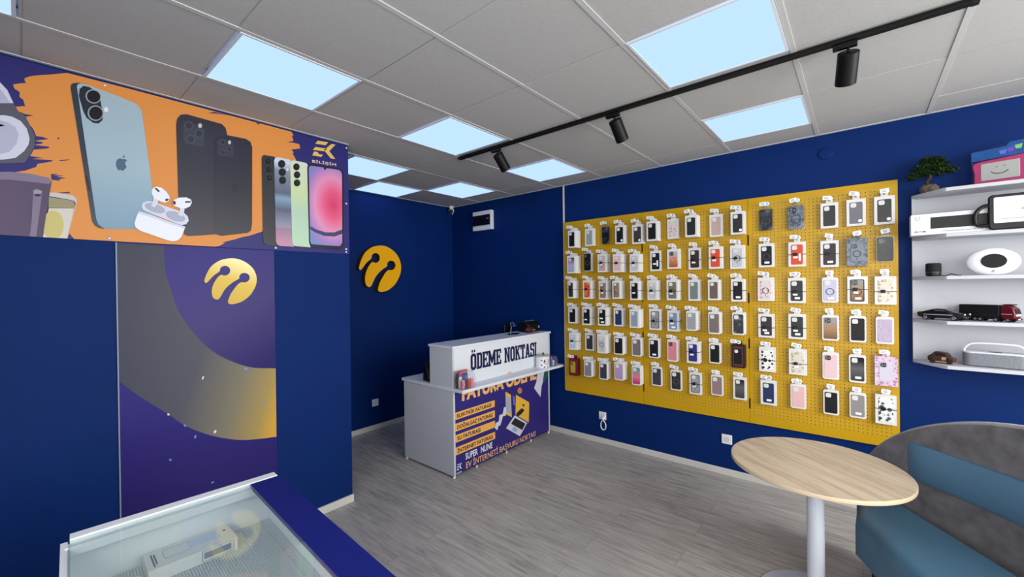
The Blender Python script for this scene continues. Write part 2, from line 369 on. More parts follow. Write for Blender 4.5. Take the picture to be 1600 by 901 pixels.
GLIT = blotch('case_lilac_glitter', (150, 130, 165), (186, 170, 196), 130, thr=.3, soft=.2)
CAMO = blotch('case_dark_camo', (16, 20, 28), (78, 88, 102), 14, thr=.52, soft=.04, kind='NOISE')
CLEARG = blotch('case_clear_grey', (176, 178, 182), (205, 206, 208), 14, thr=.5, soft=.2, kind='NOISE')
FLAME = blotch('case_orange_flame', (205, 80, 35), (235, 195, 170), 12, thr=.55, soft=.08, kind='NOISE')
PRINTP = blotch('case_pink_print', (158, 110, 160), (216, 192, 214), 60, thr=.4, soft=.15)
PRINTB = blotch('case_blue_print', (58, 66, 80), (118, 130, 146), 34, thr=.5, soft=.12, kind='NOISE')
ETCH = blotch('case_etched_slate', (44, 48, 54), (104, 110, 116), 26, thr=.55, soft=.03, kind='NOISE')
YMET = {1: '3', 2: '4'}
# row, column, measured y, width, z centre, height (on the plane x = 3.83), stack depth, style, case finish, extras, description
RAW = """
1 1 2.370 .095 2.166 .189 5 box k - black phone case with grey lower half
1 2 2.157 .100 2.166 .183 2 box s9 - silver grey phone case
1 3 1.973 .092 2.170 .190 1 clear camo - dark patterned phone case in clear pack without box
1 4 1.816 .100 2.164 .185 3 box k c black phone case with round sticker
1 5 1.636 .106 2.151 .185 3 box brn c dark brown grey phone case with sticker
1 6 1.493 .106 2.167 .186 4 box k - jet black phone case in deep stack
1 7 1.299 .100 2.168 .180 2 box flp - clear pale pink floral phone case
1 8 1.140 .104 2.177 .192 4 box wav - black phone case with grey lower pattern
1 9 .936 .106 2.159 .191 1 box ros - rose beige patterned phone case
1 10 .772 .104 2.165 .190 3 box wav c black phone case with pale wave line
1 11 .570 .102 2.169 .184 1 clear camo r black camouflage phone case in clear pack
1 12 .372 .116 2.163 .195 1 clear sla r slate blue phone case in clear pack
1 13 .169 .104 2.153 .186 1 box mar - black phone case with white marble print
1 14 .018 .106 2.156 .190 1 box gry c mid grey phone case with round sticker
1 15 -.132 .107 2.153 .194 1 box wav c black phone case with grey blue circles
2 1 2.380 .107 1.892 .190 5 box lil - lilac and pale blue phone case
2 2 2.187 .085 1.910 .195 3 clear k r navy black phone case in clear pack
2 3 2.014 .102 1.890 .185 4 box pkg tr clear grey and pink phone case with ring
2 4 1.845 .100 1.882 .181 5 box pnk t pale pink phone case with strap
2 5 1.667 .100 1.874 .176 4 box clg t clear grey phone case with strap
2 6 1.461 .104 1.885 .191 1 box k tw black phone case with tall white sticker
2 7 1.298 .112 1.895 .180 2 box org r clear phone case with orange ring and base
2 8 1.113 .106 1.887 .191 1 box dbr t dark brown phone case with strap
2 9 .945 .106 1.887 .191 3 box red t orange red phone case with strap
2 10 .777 .108 1.882 .196 2 box clg tr clear frosted phone case with ring and tag
2 11 .569 .108 1.884 .190 1 box k rs black phone case with ring and white sticker
2 12 .368 .110 1.881 .190 1 box red tw orange phone case with grey frame
2 13 .170 .108 1.872 .196 1 box plm ts dark plum phone case with strap and sticker
2 14 .015 .116 1.875 .198 2 print prb r blue grey printed package with phone camera
2 15 -.134 .097 1.886 .184 1 clear k r black phone case in clear pack with hang tag
3 1 2.391 .080 1.623 .190 5 box dgy t dark grey phone case with strap
3 2 2.191 .100 1.621 .196 4 box flm t orange and white flame phone case
3 3 2.007 .096 1.615 .191 4 box leo t grey brown patterned phone case with strap
3 4 1.860 .088 1.617 .181 5 box leo - brown leopard phone case
3 5 1.670 .092 1.610 .187 5 box k t charcoal phone case with strap
3 6 1.494 .100 1.612 .187 4 box clg t clear white patterned phone case with strap
3 7 1.310 .104 1.613 .188 4 box olv tr olive grey phone case with ring
3 8 1.122 .096 1.609 .188 3 box ggr - grey green phone case
3 9 .961 .093 1.611 .177 4 box tau - taupe brown phone case
3 10 .777 .100 1.607 .188 3 box k ts black phone case with white framed tag
3 11 .577 .110 1.614 .188 2 box flp r pink blossom phone case with ring
3 12 .372 .112 1.604 .194 1 box dgy ts dark grey phone case with strap and sticker
3 13 .169 .096 1.606 .186 1 round lav rs pale lavender phone case with ring
3 14 .015 .112 1.605 .196 1 box brz trs taupe phone case with dark frame and ring
3 15 -.133 .112 1.602 .196 1 box flo t clear beige floral phone case with strap
4 1 2.374 .104 1.347 .178 3 box k - small black phone case
4 2 2.200 .106 1.344 .191 4 box k t black green phone case with strap
4 3 2.019 .100 1.345 .186 5 box k ts black phone case with strap and sticker
4 4 1.842 .100 1.345 .181 3 box nvy - navy phone case
4 5 1.676 .098 1.338 .182 5 box slb - pale slate blue phone case
4 6 1.473 .112 1.338 .198 2 box smo tr clear smoke phone case with black frame and ring
4 7 1.307 .104 1.331 .190 3 box blu ts blue grey phone case with strap
4 8 1.146 .090 1.338 .176 5 round s9 - silver phone case in rounded box
4 9 .960 .096 1.328 .190 4 round tpe - grey taupe phone case in rounded box
4 10 .774 .092 1.331 .188 3 round etc - dark etched slate phone case
4 11 .575 .112 1.324 .190 1 box plm ts dark brown phone case with strap and sticker
4 12 .372 .112 1.328 .194 1 box dgy ts charcoal phone case with two stickers
4 13 .169 .099 1.329 .188 1 round brz - bronze to silver phone case
4 14 .015 .093 1.328 .188 1 round k - glossy black phone case in white rounded frame
4 15 -.128 .094 1.327 .188 1 round gli - lilac glitter phone case
5 1 2.371 .100 1.066 .186 4 box ice t ice blue clear phone case with tag
5 2 2.169 .104 1.075 .182 2 box dgy - dark grey phone case with pale base
5 3 2.028 .104 1.068 .198 5 box clg r clear white phone case with faint ring
5 4 1.843 .100 1.063 .181 4 round k - matte black phone case
5 5 1.657 .097 1.064 .181 3 round tpe - taupe phone case
5 6 1.487 .098 1.068 .187 3 round k s black phone case with small sticker
5 7 1.316 .093 1.059 .200 3 round rse - rose pink phone case
5 8 1.138 .105 1.059 .192 4 box dbl t deep blue phone case with strap
5 9 .958 .090 1.069 .177 3 round k - black phone case in rounded box
5 10 .780 .098 1.059 .189 3 print pbk - black and dark red printed package
5 11 .571 .114 1.056 .198 1 box cow t black and white cow print phone case
5 12 .370 .114 1.057 .200 1 box flo t beige floral clear phone case with strap
5 13 .170 .097 1.050 .200 1 round ppk - pale pink phone case with square camera
5 14 .019 .094 1.046 .200 1 round smk s smoky grey phone case with base label
5 15 -.133 .120 1.046 .205 1 print prp - pink and purple printed package
6 1 2.375 .100 .787 .180 3 print pyl - dark red printed package with yellow window
6 2 2.191 .095 .793 .173 4 round s7 - clear grey phone case
6 3 2.014 .092 .791 .180 4 round dnv - dark navy grey phone case
6 4 1.843 .100 .808 .181 4 round lvn - lilac phone case
6 5 1.663 .092 .789 .190 3 round pas - teal to magenta gradient phone case
6 6 1.463 .097 .806 .181 1 round dnv - dark slate phone case
6 7 1.286 .099 .793 .186 1 round blk r black phone case with faint ring
6 8 1.119 .104 .788 .195 1 box smo tr clear phone case with black frame and ring
6 9 .943 .095 .797 .177 1 round mau - mauve taupe phone case
6 10 .769 .100 .795 .189 1 box smk - smoke grey phone case in silver box
6 11 .565 .110 .792 .198 1 box nvy s navy blue phone case with base label
6 12 .369 .100 .793 .188 1 round pnk - blush pink phone case
6 13 .170 .092 .781 .182 1 round k - glossy black phone case in white rounded frame
6 14 .019 .093 .785 .182 1 round gr7 s mid grey phone case with base label
6 15 -.129 .110 .781 .205 1 box lea t white and black leaf print phone case
"""
CASEM = {'k': col(DK), 's9': col((150, 152, 156)), 'camo': CAMO, 'brn': col((62, 56, 54)), 'flp': FLORP, 'wav': WAVE, 'ros': col((190, 165, 155)),
 'sla': PRINTB, 'mar': MARBLE, 'gry': col((112, 112, 120)), 'lil': GR_LILAC, 'pkg': grad('case_grey_pink', (0, 0, 1), .02, .16, [(0, (205, 150, 145)), (.5, (196, 180, 176)), (1, (178, 178, 180))]),
 'pnk': col((222, 180, 182)), 'clg': CLEARG, 'org': GR_ORANGE, 'dbr': col((58, 46, 42)), 'red': col((208, 78, 48)), 'plm': col((56, 48, 54)), 'prb': PRINTB,
 'dgy': col((50, 52, 56)), 'flm': FLAME, 'leo': LEOP, 'olv': col((112, 112, 98)), 'ggr': col((112, 124, 122)), 'tau': col((104, 90, 82)), 'lav': col((190, 188, 212)),
 'brz': GR_BRONZE, 'flo': FLORA, 'nvy': col((36, 52, 92)), 'slb': col((140, 150, 168)), 'smo': col((150, 150, 152)), 'blu': col((128, 146, 172)), 'tpe': col((118, 106, 104)),
 'etc': ETCH, 'gli': GLIT, 'ice': col((176, 196, 210)), 'rse': col((206, 128, 138)), 'dbl': col((48, 50, 120)), 'cow': COW, 'ppk': col((222, 190, 196)), 'smk': GR_SMOKE,
 'prp': PRINTP, 'pbk': col((30, 20, 26)), 'pyl': col((104, 28, 38)), 's7': col((130, 126, 134)), 'dnv': col((58, 60, 72)), 'lvn': col((172, 146, 186)), 'pas': GR_PASTEL,
 'blk': col((48, 50, 48)), 'mau': col((140, 118, 120)), 'gr7': col((140, 136, 136)), 'lea': LEAF}
ROWN = {1: 'top row', 2: 'second row', 3: 'third row', 4: 'fourth row', 5: 'fifth row', 6: 'bottom row'}
def placename(r, c):
    p = ('left', 'middle', 'right')[(c-1)//5]; k = ('first', 'second', 'third', 'fourth', 'fifth')[(c-1) % 5]
    return '%s, %s hook of %s sheet' % (ROWN[r], k, p)
def slab(mb, w, h, r, x0, x1, zc, yc=0):                                  # rounded slab facing the room (-x)
    mb.extrude([(x0, yc+a, zc+b) for a, b in rrect(w, h, r)], (x1-x0, 0, 0))
def hang_tab(mb, t, h):                                                   # euro-slot tab above the box
    mb.box(t*.45, t*.55, -.02, -.006, h-.002, h+.030).box(t*.45, t*.55, .006, .02, h-.002, h+.030).box(t*.45, t*.55, -.006, .006, h-.002, h+.012).box(t*.45, t*.55, -.006, .006, h+.022, h+.030)
PITCHX = .0225; TH = .0205
spare = {}
hk0 = None
for ln in RAW.strip().splitlines():
    q = ln.split(' ', 9)
    r, c = int(q[0]), int(q[1]); y, w, zc, h = map(float, q[2:6]); n = int(q[6]); style, fin, ext, desc = q[7], q[8], q[9].split(' ', 1)[0], q[9].split(' ', 1)[1]
    xf = XB-.010-n*PITCHX; k = xf/3.83; y, w, h = y*k, w*k, h*k; zc = EYE.z+(zc-EYE.z)*k
    z0 = zc-h/2; hz = z0+h+.0185                                          # height of the hook rod
    where = placename(r, c)
    t = thing('phone_case_package', '', 'phone case', (xf, y, z0), group='phone cases hanging on the yellow board')
    lab = desc if style in ('clear', 'print') else desc
    t['label'] = lab+', '+where
    CM = CASEM[fin]; TT = TH
    cw, ch = w*.68, h*.80
    if style == 'clear':
        b = MB(); slab(b, w, h, .014, .001, TT-.004, h/2); b.build('blister', CLEARP, t)
        cw, ch, cx = w*.86, h*.90, .003
        b = MB(); slab(b, cw, ch, .012, cx, .013, h/2); cs = b.build('phone_case', CM, t, bevel=.002)
        hb = MB(); hang_tab(hb, TT, h); hb.build('hang_tab', CLEARP, t)
    elif style == 'print':
        b = MB().box(0, TT, -w/2, w/2, 0, h); hang_tab(b, TT, h); b.build('box', CM, t, bevel=.0015)
        win = {'pyl': (170, 150, 40), 'pbk': (26, 26, 28), 'prp': (206, 200, 216), 'prb': (120, 128, 138)}[fin]
        cw, ch, cx = w*.60, h*.66, -.0015
        b = MB(); slab(b, cw, ch, .010, cx, .004, h*.5); cs = b.build('phone_case', cm(win, .35), t, bevel=.001)
        if fin == 'pbk':
            f = MB(); slab(f, w*.8, h*.9, .008, -.0008, .002, h*.5); f.build('printed_edge', cm((90, 40, 48), .5), t)
    else:
        b = MB(); rad = .013 if style == 'round' else .0035
        slab(b, w, h, rad, 0, TT, h/2); hang_tab(b, TT, h); b.build('box', BOXW, t, bevel=.0012)
        if style == 'round': cw, ch = w*.80, h*.84
        cx = -.002
        b = MB(); slab(b, cw, ch, .010, cx, .006, h*.485); cs = b.build('phone_case', CM, t, bevel=.0012)
        if 'smo' == fin or ('r' in ext and fin in ('brz', 'k') and style == 'box' and 't' in ext):
            f = MB()
            o_ = rrect(cw, ch, .010); i_ = rrect(cw-.008, ch-.008, .007)
            ia = [f.p((cx-.0015, a, h*.485+e)) for a, e in o_]; ib = [f.p((cx-.0015, a, h*.485+e)) for a, e in i_]; ic = [f.p((cx+.002, a, h*.485+e)) for a, e in o_]
            for s_ in range(len(ia)): e_ = (s_+1) % len(ia); f.face((ia[s_], ia[e_], ib[e_], ib[s_])); f.face((ia[s_], ic[s_], ic[e_], ia[e_]))
            f.build('frame', STRAP, cs)
    # camera opening, upper left
    if fin not in ('cow', 'lea', 'flp', 'flo', 'camo', 'gli', 'pbk', 'flm') or style == 'print':
        q_ = cw*.44; cyy, czz = cw*.20, h*.485+ch/2-q_*.68
        lightcam = style != 'clear' and fin not in ('ppk', 'rse', 'prp', 'pyl', 'org', 'brz', 'prb')
        b = MB(); slab(b, q_, q_, q_*.3, cx-.0012, cx+.002, czz, cyy)
        pc = b.build('camera_cutout', cm((214, 214, 214), .5) if lightcam else cm((52, 46, 52), .3), cs)
        if not lightcam:
            b = MB()
            for a, e in ((.22, .22), (.22, -.22), (-.22, 0)): b.lathe([(q_*.17, 0), (q_*.17, .001)], (cx-.0022, cyy+a*q_, czz+e*q_), (1, 0, 0), n=14)
            b.build('lens', cm((120, 122, 130), .25), pc)
    elif fin in ('camo',):
        b = MB(); slab(b, cw*.42, cw*.42, .008, cx-.0012, cx+.002, h*.74, cw*.2); b.build('camera_cutout', cm((60, 66, 76), .3), cs)
    if 'r' in ext:
        rc = cm((60, 62, 66), .3) if fin not in ('k', 'blk', 'camo') else cm((84, 86, 92), .3)
        if fin == 'org': rc = cm((214, 96, 40), .4)
        rr = cw*.30; b = MB()
        b.tube([(cx-.0006, rr*math.cos(a*math.pi/14), h*.44+rr*math.sin(a*math.pi/14)) for a in range(28)], .0022, 6, closed=True)
        b.tube([(cx-.0006, 0, h*.44-rr-.008), (cx-.0006, 0, h*.44-rr-.022)], .0016, 6); b.build('magnet_ring', rc, cs)
    if 't' in ext:
        zs = h*random.uniform(.42, .52); d_ = n*PITCHX+.002
        b = MB().box(-.0032, -.0012, -w/2-.002, w/2+.002, zs-.002, zs+.002)
        for s_ in (-1, 1): b.box(-.003, TH-.001, s_*(w/2+.0016)-.0008, s_*(w/2+.0016)+.0008, zs-.002, zs+.002)
        st = b.build('security_strap', STRAP, t)
        b = MB(); slab(b, .026, .022, .003, -.009, -.003, zs+.002, cw*.16); b.build('security_tag', TAG, st, bevel=.001)
        if random.random() < .6:
            b = MB(); slab(b, .030, .014, .001, -.0042, -.0034, zs-.022, cw*.12); b.build('price_sticker', STICK, t)
    if 's' in ext.replace('-', '') or 'c' in ext or 'w' in ext:
        b = MB()
        if 'c' in ext: b.lathe([(.011, 0), (.011, .001)], (cx-.0016, -cw*.30, h*.485-ch*.38), (1, 0, 0), n=16)
        elif 'w' in ext: slab(b, .014, .056, .003, cx-.0022, cx, h*.38, -cw*.24)
        else: slab(b, .034, .016, .002, cx-.0020, cx, h*.485-ch*.36, -.004)
        b.build('sticker', STICK, t)
    # boxes hanging behind on the same hook
    for s_ in range(1, n):
        key = (round(w, 3), round(h, 3), style == 'round')
        x_ = xf+PITCHX*s_
        b = MB((x_, y, z0)); b_ = MB()
        slab(b_, w, h, .013 if style == 'round' else .0035, 0, TH, h/2); hang_tab(b_, TH, h)
        so = b_.build('phone_case_box', CASEM['pyl'] if fin == 'pyl' else (CASEM['pbk'] if fin == 'pbk' else BOXW), bevel=.0012, loc=(x_, y+random.uniform(-.0015, .0015), z0+random.uniform(-.001, .001)))
        if 't' in ext:
            b = MB(); [b.box(-.001, TH, g*(w/2+.0014)-.0008, g*(w/2+.0014)+.0008, zs-.002, zs+.002) for g in (-1, 1)]; b.build('security_strap', STRAP, so)
        tag(so, 'plain box side behind the front case, '+where, 'phone case', 'spare phone case boxes behind the front ones')
    # hook with price label and stop lock
    L_ = XB-xf+.034
    hook = thing('peg_hook', 'clear hook with price label, '+where, 'peg hook', (XB, y, hz), group='hooks on the yellow board')
    b = MB(); b.tube([(-.001, 0, 0), (-L_, 0, 0), (-L_-.004, 0, .006)], .0024, 8); slab(b, .03, .022, .004, -.005, -.0004, 0); b.build('prong', HOOKM, hook)
    xl = -L_+.004; a_ = R(random.uniform(-14, 14)); ca, sa = math.cos(a_), math.sin(a_); lw, lh = .048, .030; ly = random.uniform(.010, .026) if c < 13 else random.uniform(-.004, .014); lz = random.uniform(.010, .018)
    b = MB(); pts = [(xl-.006, ly+ca*e-sa*g, lz+sa*e+ca*g) for e, g in rrect(lw, lh, .004)]; b.extrude(pts, (.0012, 0, 0)); lb = b.build('price_label', PAPER, hook)
    b = MB()
    for g, wd in ((.006, .026), (-.001, .020), (-.007, .024)):
        pts = [(xl-.0066, ly+ca*(e+.002)-sa*(g+f_), lz+sa*(e+.002)+ca*(g+f_)) for e, f_ in ((-wd/2, -.0013), (wd/2, -.0013), (wd/2, .0013), (-wd/2, .0013))]; b.poly(pts)
    b.build('printed_line', cm((120, 124, 130), .6), lb)
    b = MB(); b.lathe([(.009, -.004), (.0155, -.003), (.0155, .004), (.009, .006)], (xl+.004, -.013 if c < 13 else -.006, .010), (-1, 0, 0), n=18); lk = b.build('stop_lock', LOCK, hook)
    b = MB(); b.lathe([(.007, 0), (.007, .001)], (xl-.0025, -.013 if c < 13 else -.006, .010), (-1, 0, 0), n=14); b.build('lock_centre', cm((150, 156, 164), .3), lk)

# ------------------------------------------------------------------ printed banner under the ceiling
YA = YP-.006
BO = Vector((.55, YA, 1.92))
def artpts(pts, k, Z=None):                                              # points measured in the photograph, on the banner's own plane, k = ink layer
    y = YA-.0012-.0005*k
    out = []
    for a, b in pts:
        q = on_y(a, b, YA); out.append(Vector((max(-.75, min(XP-.002, q.x)), y, max(BZ0+.001, min(BZ1-.001, q.z)))))
    return out
def zz(ox, oy, s, pts): return [(ox+a/s, oy+b/s) for a, b in pts]
BZ0, BZ1 = 1.932, 2.772
BANNER = thing('wall_banner', 'wide orange and navy printed banner of phones below the ceiling', 'banner', BO)
INDIGO = cm((38, 36, 108), .45); ORANGE = cm((218, 140, 66), .45)
MB(BO).box(-.75, XP, YA-.001, YP, BZ0, BZ1).build('panel', INDIGO, BANNER)
A_ = lambda p_: zz(0, 90, 5.3, p_)
B_ = lambda p_: zz(0, 240, 5.3, p_)
C_ = lambda p_: zz(260, 150, 3.603, p_)
D_ = lambda p_: zz(400, 190, 4.2875, p_)
def art(name, shapes, mats, base=0):                                     # shapes: (layer, material index, picture points)
    mb = MB(BO)
    for k, mi, pts in shapes:
        mb.m = mi; mb.poly(artpts(pts, base+k))
    return mb.build(name, mats, BANNER, smooth=False)
def ell(cx, cy, rx, ry, n=24, rot=0):
    c, s = math.cos(R(rot)), math.sin(R(rot))
    return [(cx+rx*math.cos(2*math.pi*i/n)*c-ry*math.sin(2*math.pi*i/n)*s, cy+rx*math.cos(2*math.pi*i/n)*s+ry*math.sin(2*math.pi*i/n)*c) for i in range(n)]
brush = A_([(560, 128), (500, 132), (430, 140), (350, 145), (280, 150), (240, 158), (205, 170), (202, 185), (215, 210), (160, 214), (110, 222), (112, 240), (125, 262), (150, 275), (165, 290), (160, 320), (172, 335), (190, 345), (200, 372), (210, 402), (130, 406), (136, 425), (150, 442), (190, 460), (215, 470), (280, 478), (215, 490), (222, 520), (240, 560), (262, 572), (280, 600), (300, 650), (350, 656), (405, 675), (330, 682), (290, 690), (355, 700), (350, 712), (285, 722), (410, 738), (400, 752), (280, 762), (250, 815), (360, 830), (270, 838), (440, 850), (420, 862), (310, 880)])
brush += B_([(300, 110), (210, 140), (110, 155), (60, 200), (60, 500), (300, 690), (570, 705), (620, 716)])
brush += [(200, 380.5), (280, 384), (336, 386.5)] + C_([(300, 842), (330, 826), (312, 824), (390, 805), (420, 795), (470, 785), (540, 762), (560, 700), (700, 560), (730, 360)]) + D_([(265, 250), (245, 215), (252, 205), (235, 186), (262, 184), (295, 180), (292, 160), (288, 150), (250, 142), (205, 136), (250, 130), (246, 112), (240, 98), (250, 90), (236, 62)]) + [(400, 150), (300, 120), (200, 110)]
art('brush_background', [(0, 0, brush), (1, 1, B_([(420, 170), (480, 165), (450, 178), (530, 182), (470, 190), (548, 202), (490, 212), (500, 225), (425, 215)])), (1, 1, B_([(480, 322), (580, 316), (575, 326), (520, 328)])),
    (1, 1, B_([(575, 660), (600, 690), (615, 712), (560, 710)])), (1, 1, A_([(485, 850), (580, 842), (560, 850), (500, 856)])), (1, 1, A_([(475, 668), (482, 658), (492, 668), (484, 680)])),
    (1, 1, C_([(235, 96), (270, 90), (360, 103), (330, 106), (290, 100)])), (1, 1, C_([(505, 150), (525, 152), (515, 162)])), (1, 1, C_([(310, 846), (395, 822), (330, 836), (400, 815), (540, 768), (545, 850)]))], [ORANGE, INDIGO])
# headphones at the left end
art('printed_headphones', [(0, 0, A_([(-500, 100), (0, 205), (60, 268), (112, 378), (60, 384), (-500, 384)])), (1, 1, A_([(-500, 180), (0, 262), (40, 310), (84, 380), (-500, 384)])),
    (2, 2, A_([(-500, 384), (112, 378), (150, 442), (205, 478), (250, 560), (290, 650), (284, 742), (250, 800), (205, 868), (-60, 880), (-500, 880)])),
    (3, 0, A_([(-500, 478), (40, 478), (100, 490), (170, 525), (222, 588), (246, 672), (236, 722), (200, 775), (130, 830), (20, 846), (-500, 846)])), (4, 1, A_([(-500, 520), (0, 520), (70, 540), (130, 580), (155, 640), (140, 710), (80, 780), (0, 800), (-500, 800)])),
    (4, 2, A_([(-60, 545), (20, 555), (38, 568), (0, 572), (-60, 572)]))], [cm((206, 206, 222), .4), cm((176, 178, 200), .4), cm((84, 82, 96), .4)], 1)
art('printed_folding_phone', [(0, 0, B_([(410, 322), (450, 322), (600, 345), (632, 372), (636, 402), (555, 718), (350, 706)])), (1, 1, B_([(405, 352), (560, 378), (612, 392), (626, 412), (545, 715), (352, 702)])), (2, 2, B_([(405, 360), (560, 382), (606, 396), (618, 420), (612, 452), (402, 448)])),
    (3, 3, B_([(405, 452), (612, 454), (550, 712), (355, 700)])), (4, 4, B_(ell(440, 590, 88, 118))), (5, 5, B_([(-400, 165), (80, 150), (250, 168), (400, 200), (428, 232), (410, 330), (355, 706), (-400, 676)])),
    (6, 6, B_([(-400, 165), (80, 150), (250, 168), (400, 200), (426, 236), (405, 252), (80, 216), (-400, 210)])), (6, 6, B_([(275, 302), (300, 290), (345, 322), (345, 352), (300, 704), (245, 698), (262, 560)])), (7, 7, B_(ell(312, 318, 36, 18))), (7, 1, B_(ell(312, 345, 30, 10)))],
    [cm((196, 190, 186), .4), cm((30, 28, 34), .4), cm((150, 140, 108), .4), cm((206, 200, 188), .4), cm((196, 184, 112), .4), grad('print_plum', (1, 0, 0), -.65, -.2, [(0, (98, 84, 110)), (1, (74, 66, 86))]), cm((124, 112, 138), .4), cm((150, 144, 160), .3)], 3)
# blue-grey phone with the fruit emblem
def fruit(cx, cy, s, rot=0):
    body = [(0, -.62), (.22, -.70), (.48, -.66), (.66, -.52), (.52, -.34), (.48, -.12), (.54, .10), (.74, .28), (.62, .58), (.40, .88), (.22, .96), (0, .88), (-.22, .96), (-.42, .88), (-.64, .56), (-.78, .14), (-.76, -.26), (-.58, -.56), (-.28, -.70)]
    leaf = [(.0, -.78), (.02, -.98), (.16, -1.16), (.30, -1.22), (.28, -1.02), (.16, -.84)]
    c_, s_ = math.cos(R(rot)), math.sin(R(rot)); f = lambda P: [(cx+s*(a*c_-b*s_), cy+s*(a*s_+b*c_)) for a, b in P]
    return [v[:2] for v in spline([(a, b, 0) for a, b in f(body)], 3)], f(leaf)
fb, fl = fruit(1006, 84, 60, 8)
art('printed_phone', [(0, 0, A_([(584, 250), (588, 228), (602, 214), (640, 210), (700, 216), (800, 900)]) + B_([(860, 624), (815, 614), (785, 596), (762, 560)])), (1, 1, A_([(636, 240), (646, 220), (680, 214), (760, 240), (1000, 330), (1096, 370), (1140, 395), (1166, 432), (1180, 490), (1236, 900)]) + B_([(1262, 300), (1300, 560), (1290, 605), (1240, 624), (900, 624), (846, 612), (812, 582), (796, 540)])),
    (2, 2, A_([(652, 320), (658, 262), (690, 236), (740, 246), (796, 284), (828, 340), (852, 470), (848, 520), (815, 548), (770, 542), (716, 500), (690, 450)])), (3, 3, A_(ell(772, 324, 66, 58, rot=20))), (4, 4, A_(ell(774, 324, 56, 49, rot=20))), (3, 3, A_(ell(790, 462, 66, 64, rot=20))), (4, 4, A_(ell(792, 462, 56, 54, rot=20))), (2, 5, A_(ell(878, 432, 18, 22))),
    (2, 6, B_(fb)), (2, 6, B_(fl)), (2, 7, B_([(700, 180), (720, 185), (750, 300), (735, 315)]))],
    [cm((44, 56, 72), .35), grad('print_steel_blue', (0, 0, 1), -.35, .42, [(0, (112, 142, 166)), (.5, (122, 154, 176)), (1, (160, 182, 194))]), cm((38, 44, 56), .3), cm((150, 160, 170), .3), cm((26, 24, 28), .3), cm((220, 225, 228), .3), cm((72, 96, 122), .4), cm((24, 30, 40), .3)], 6)
# dark pair
dk = [(0, 0, C_([(54, 160), (60, 128), (80, 106), (112, 103), (310, 158), (332, 180), (342, 222), (342, 700), (300, 780), (278, 778), (200, 784), (120, 788), (100, 780), (80, 700), (66, 560)])), (1, 1, C_([(92, 165), (102, 148), (200, 172), (212, 190), (212, 286), (196, 288), (104, 268), (94, 250)]))]
for a, b in ((124, 168), (136, 244), (182, 212)): dk += [(2, 2, C_(ell(a, b, 26, 26))), (3, 0, C_(ell(a, b, 18, 18)))]
dk += [(4, 3, C_(ell(188, 168, 11, 13)))]
art('printed_phone', dk, [cm((48, 48, 60), .35), cm((58, 60, 72), .35), cm((72, 74, 86), .3), cm((196, 196, 196), .3)], 7)
fb, fl = fruit(384, 512, 24, 6)
dk = [(0, 0, C_([(270, 240), (290, 228), (344, 222), (446, 242), (472, 260), (481, 290), (480, 720), (474, 756), (456, 770), (310, 787), (286, 782), (268, 740)])), (1, 1, C_([(284, 252), (296, 240), (366, 254), (376, 270), (376, 344), (362, 348), (296, 334), (286, 322)]))]
for a, b in ((314, 262), (316, 320), (352, 300)): dk += [(2, 2, C_(ell(a, b, 17, 18))), (3, 0, C_(ell(a, b, 11, 12)))]
dk += [(4, 3, C_(ell(353, 262, 8, 11))), (2, 4, C_(fb)), (2, 4, C_(fl))]
art('printed_phone', dk, [cm((42, 42, 54), .35), cm((52, 54, 66), .35), cm((66, 68, 80), .3), cm((196, 196, 196), .3), cm((34, 34, 42), .35)], 11)
# earbuds and case
eb = [(0, 0, B_([(1170, 436), (1180, 408), (1216, 394), (1262, 398), (1520, 490), (1552, 520), (1560, 556), (1540, 584), (1500, 592), (1460, 580), (1210, 480), (1180, 462)])), (1, 1, B_(ell(1280, 452, 88, 36, rot=18))), (1, 1, B_(ell(1450, 520, 84, 38, rot=18))),
    (2, 2, B_([(1146, 478), (1240, 505), (1420, 570), (1532, 606), (1500, 688), (1470, 718), (1430, 727), (1380, 716), (1160, 640), (1120, 610), (1110, 580), (1124, 530)])), (3, 0, B_([(1146, 478), (1240, 505), (1420, 570), (1532, 606), (1526, 622), (1410, 588), (1230, 522), (1140, 496)])),
    (2, 0, B_([(1270, 362), (1312, 380), (1300, 420), (1278, 446), (1250, 436), (1262, 400)])), (3, 2, B_([(1252, 310), (1264, 286), (1294, 274), (1336, 284), (1376, 318), (1404, 362), (1394, 396), (1362, 408), (1322, 396), (1270, 366), (1254, 336)])), (4, 3, B_([(1278, 292), (1290, 284), (1320, 312), (1310, 322)])), (4, 3, B_(ell(1378, 384, 15, 10, rot=-20))),
    (2, 0, B_([(1486, 448), (1526, 452), (1520, 490), (1506, 522), (1470, 506), (1484, 480)])), (3, 2, B_([(1424, 404), (1440, 382), (1480, 366), (1540, 364), (1576, 380), (1586, 404), (1570, 438), (1530, 456), (1480, 450), (1436, 432)])), (4, 3, B_([(1530, 396), (1576, 394), (1576, 406), (1530, 410)])), (4, 3, B_(ell(1440, 408, 12, 16, rot=-20)))]
art('printed_earbuds', eb, [cm((206, 210, 226), .4), cm((164, 170, 190), .4), cm((228, 232, 244), .4), cm((40, 42, 50), .4)], 15)
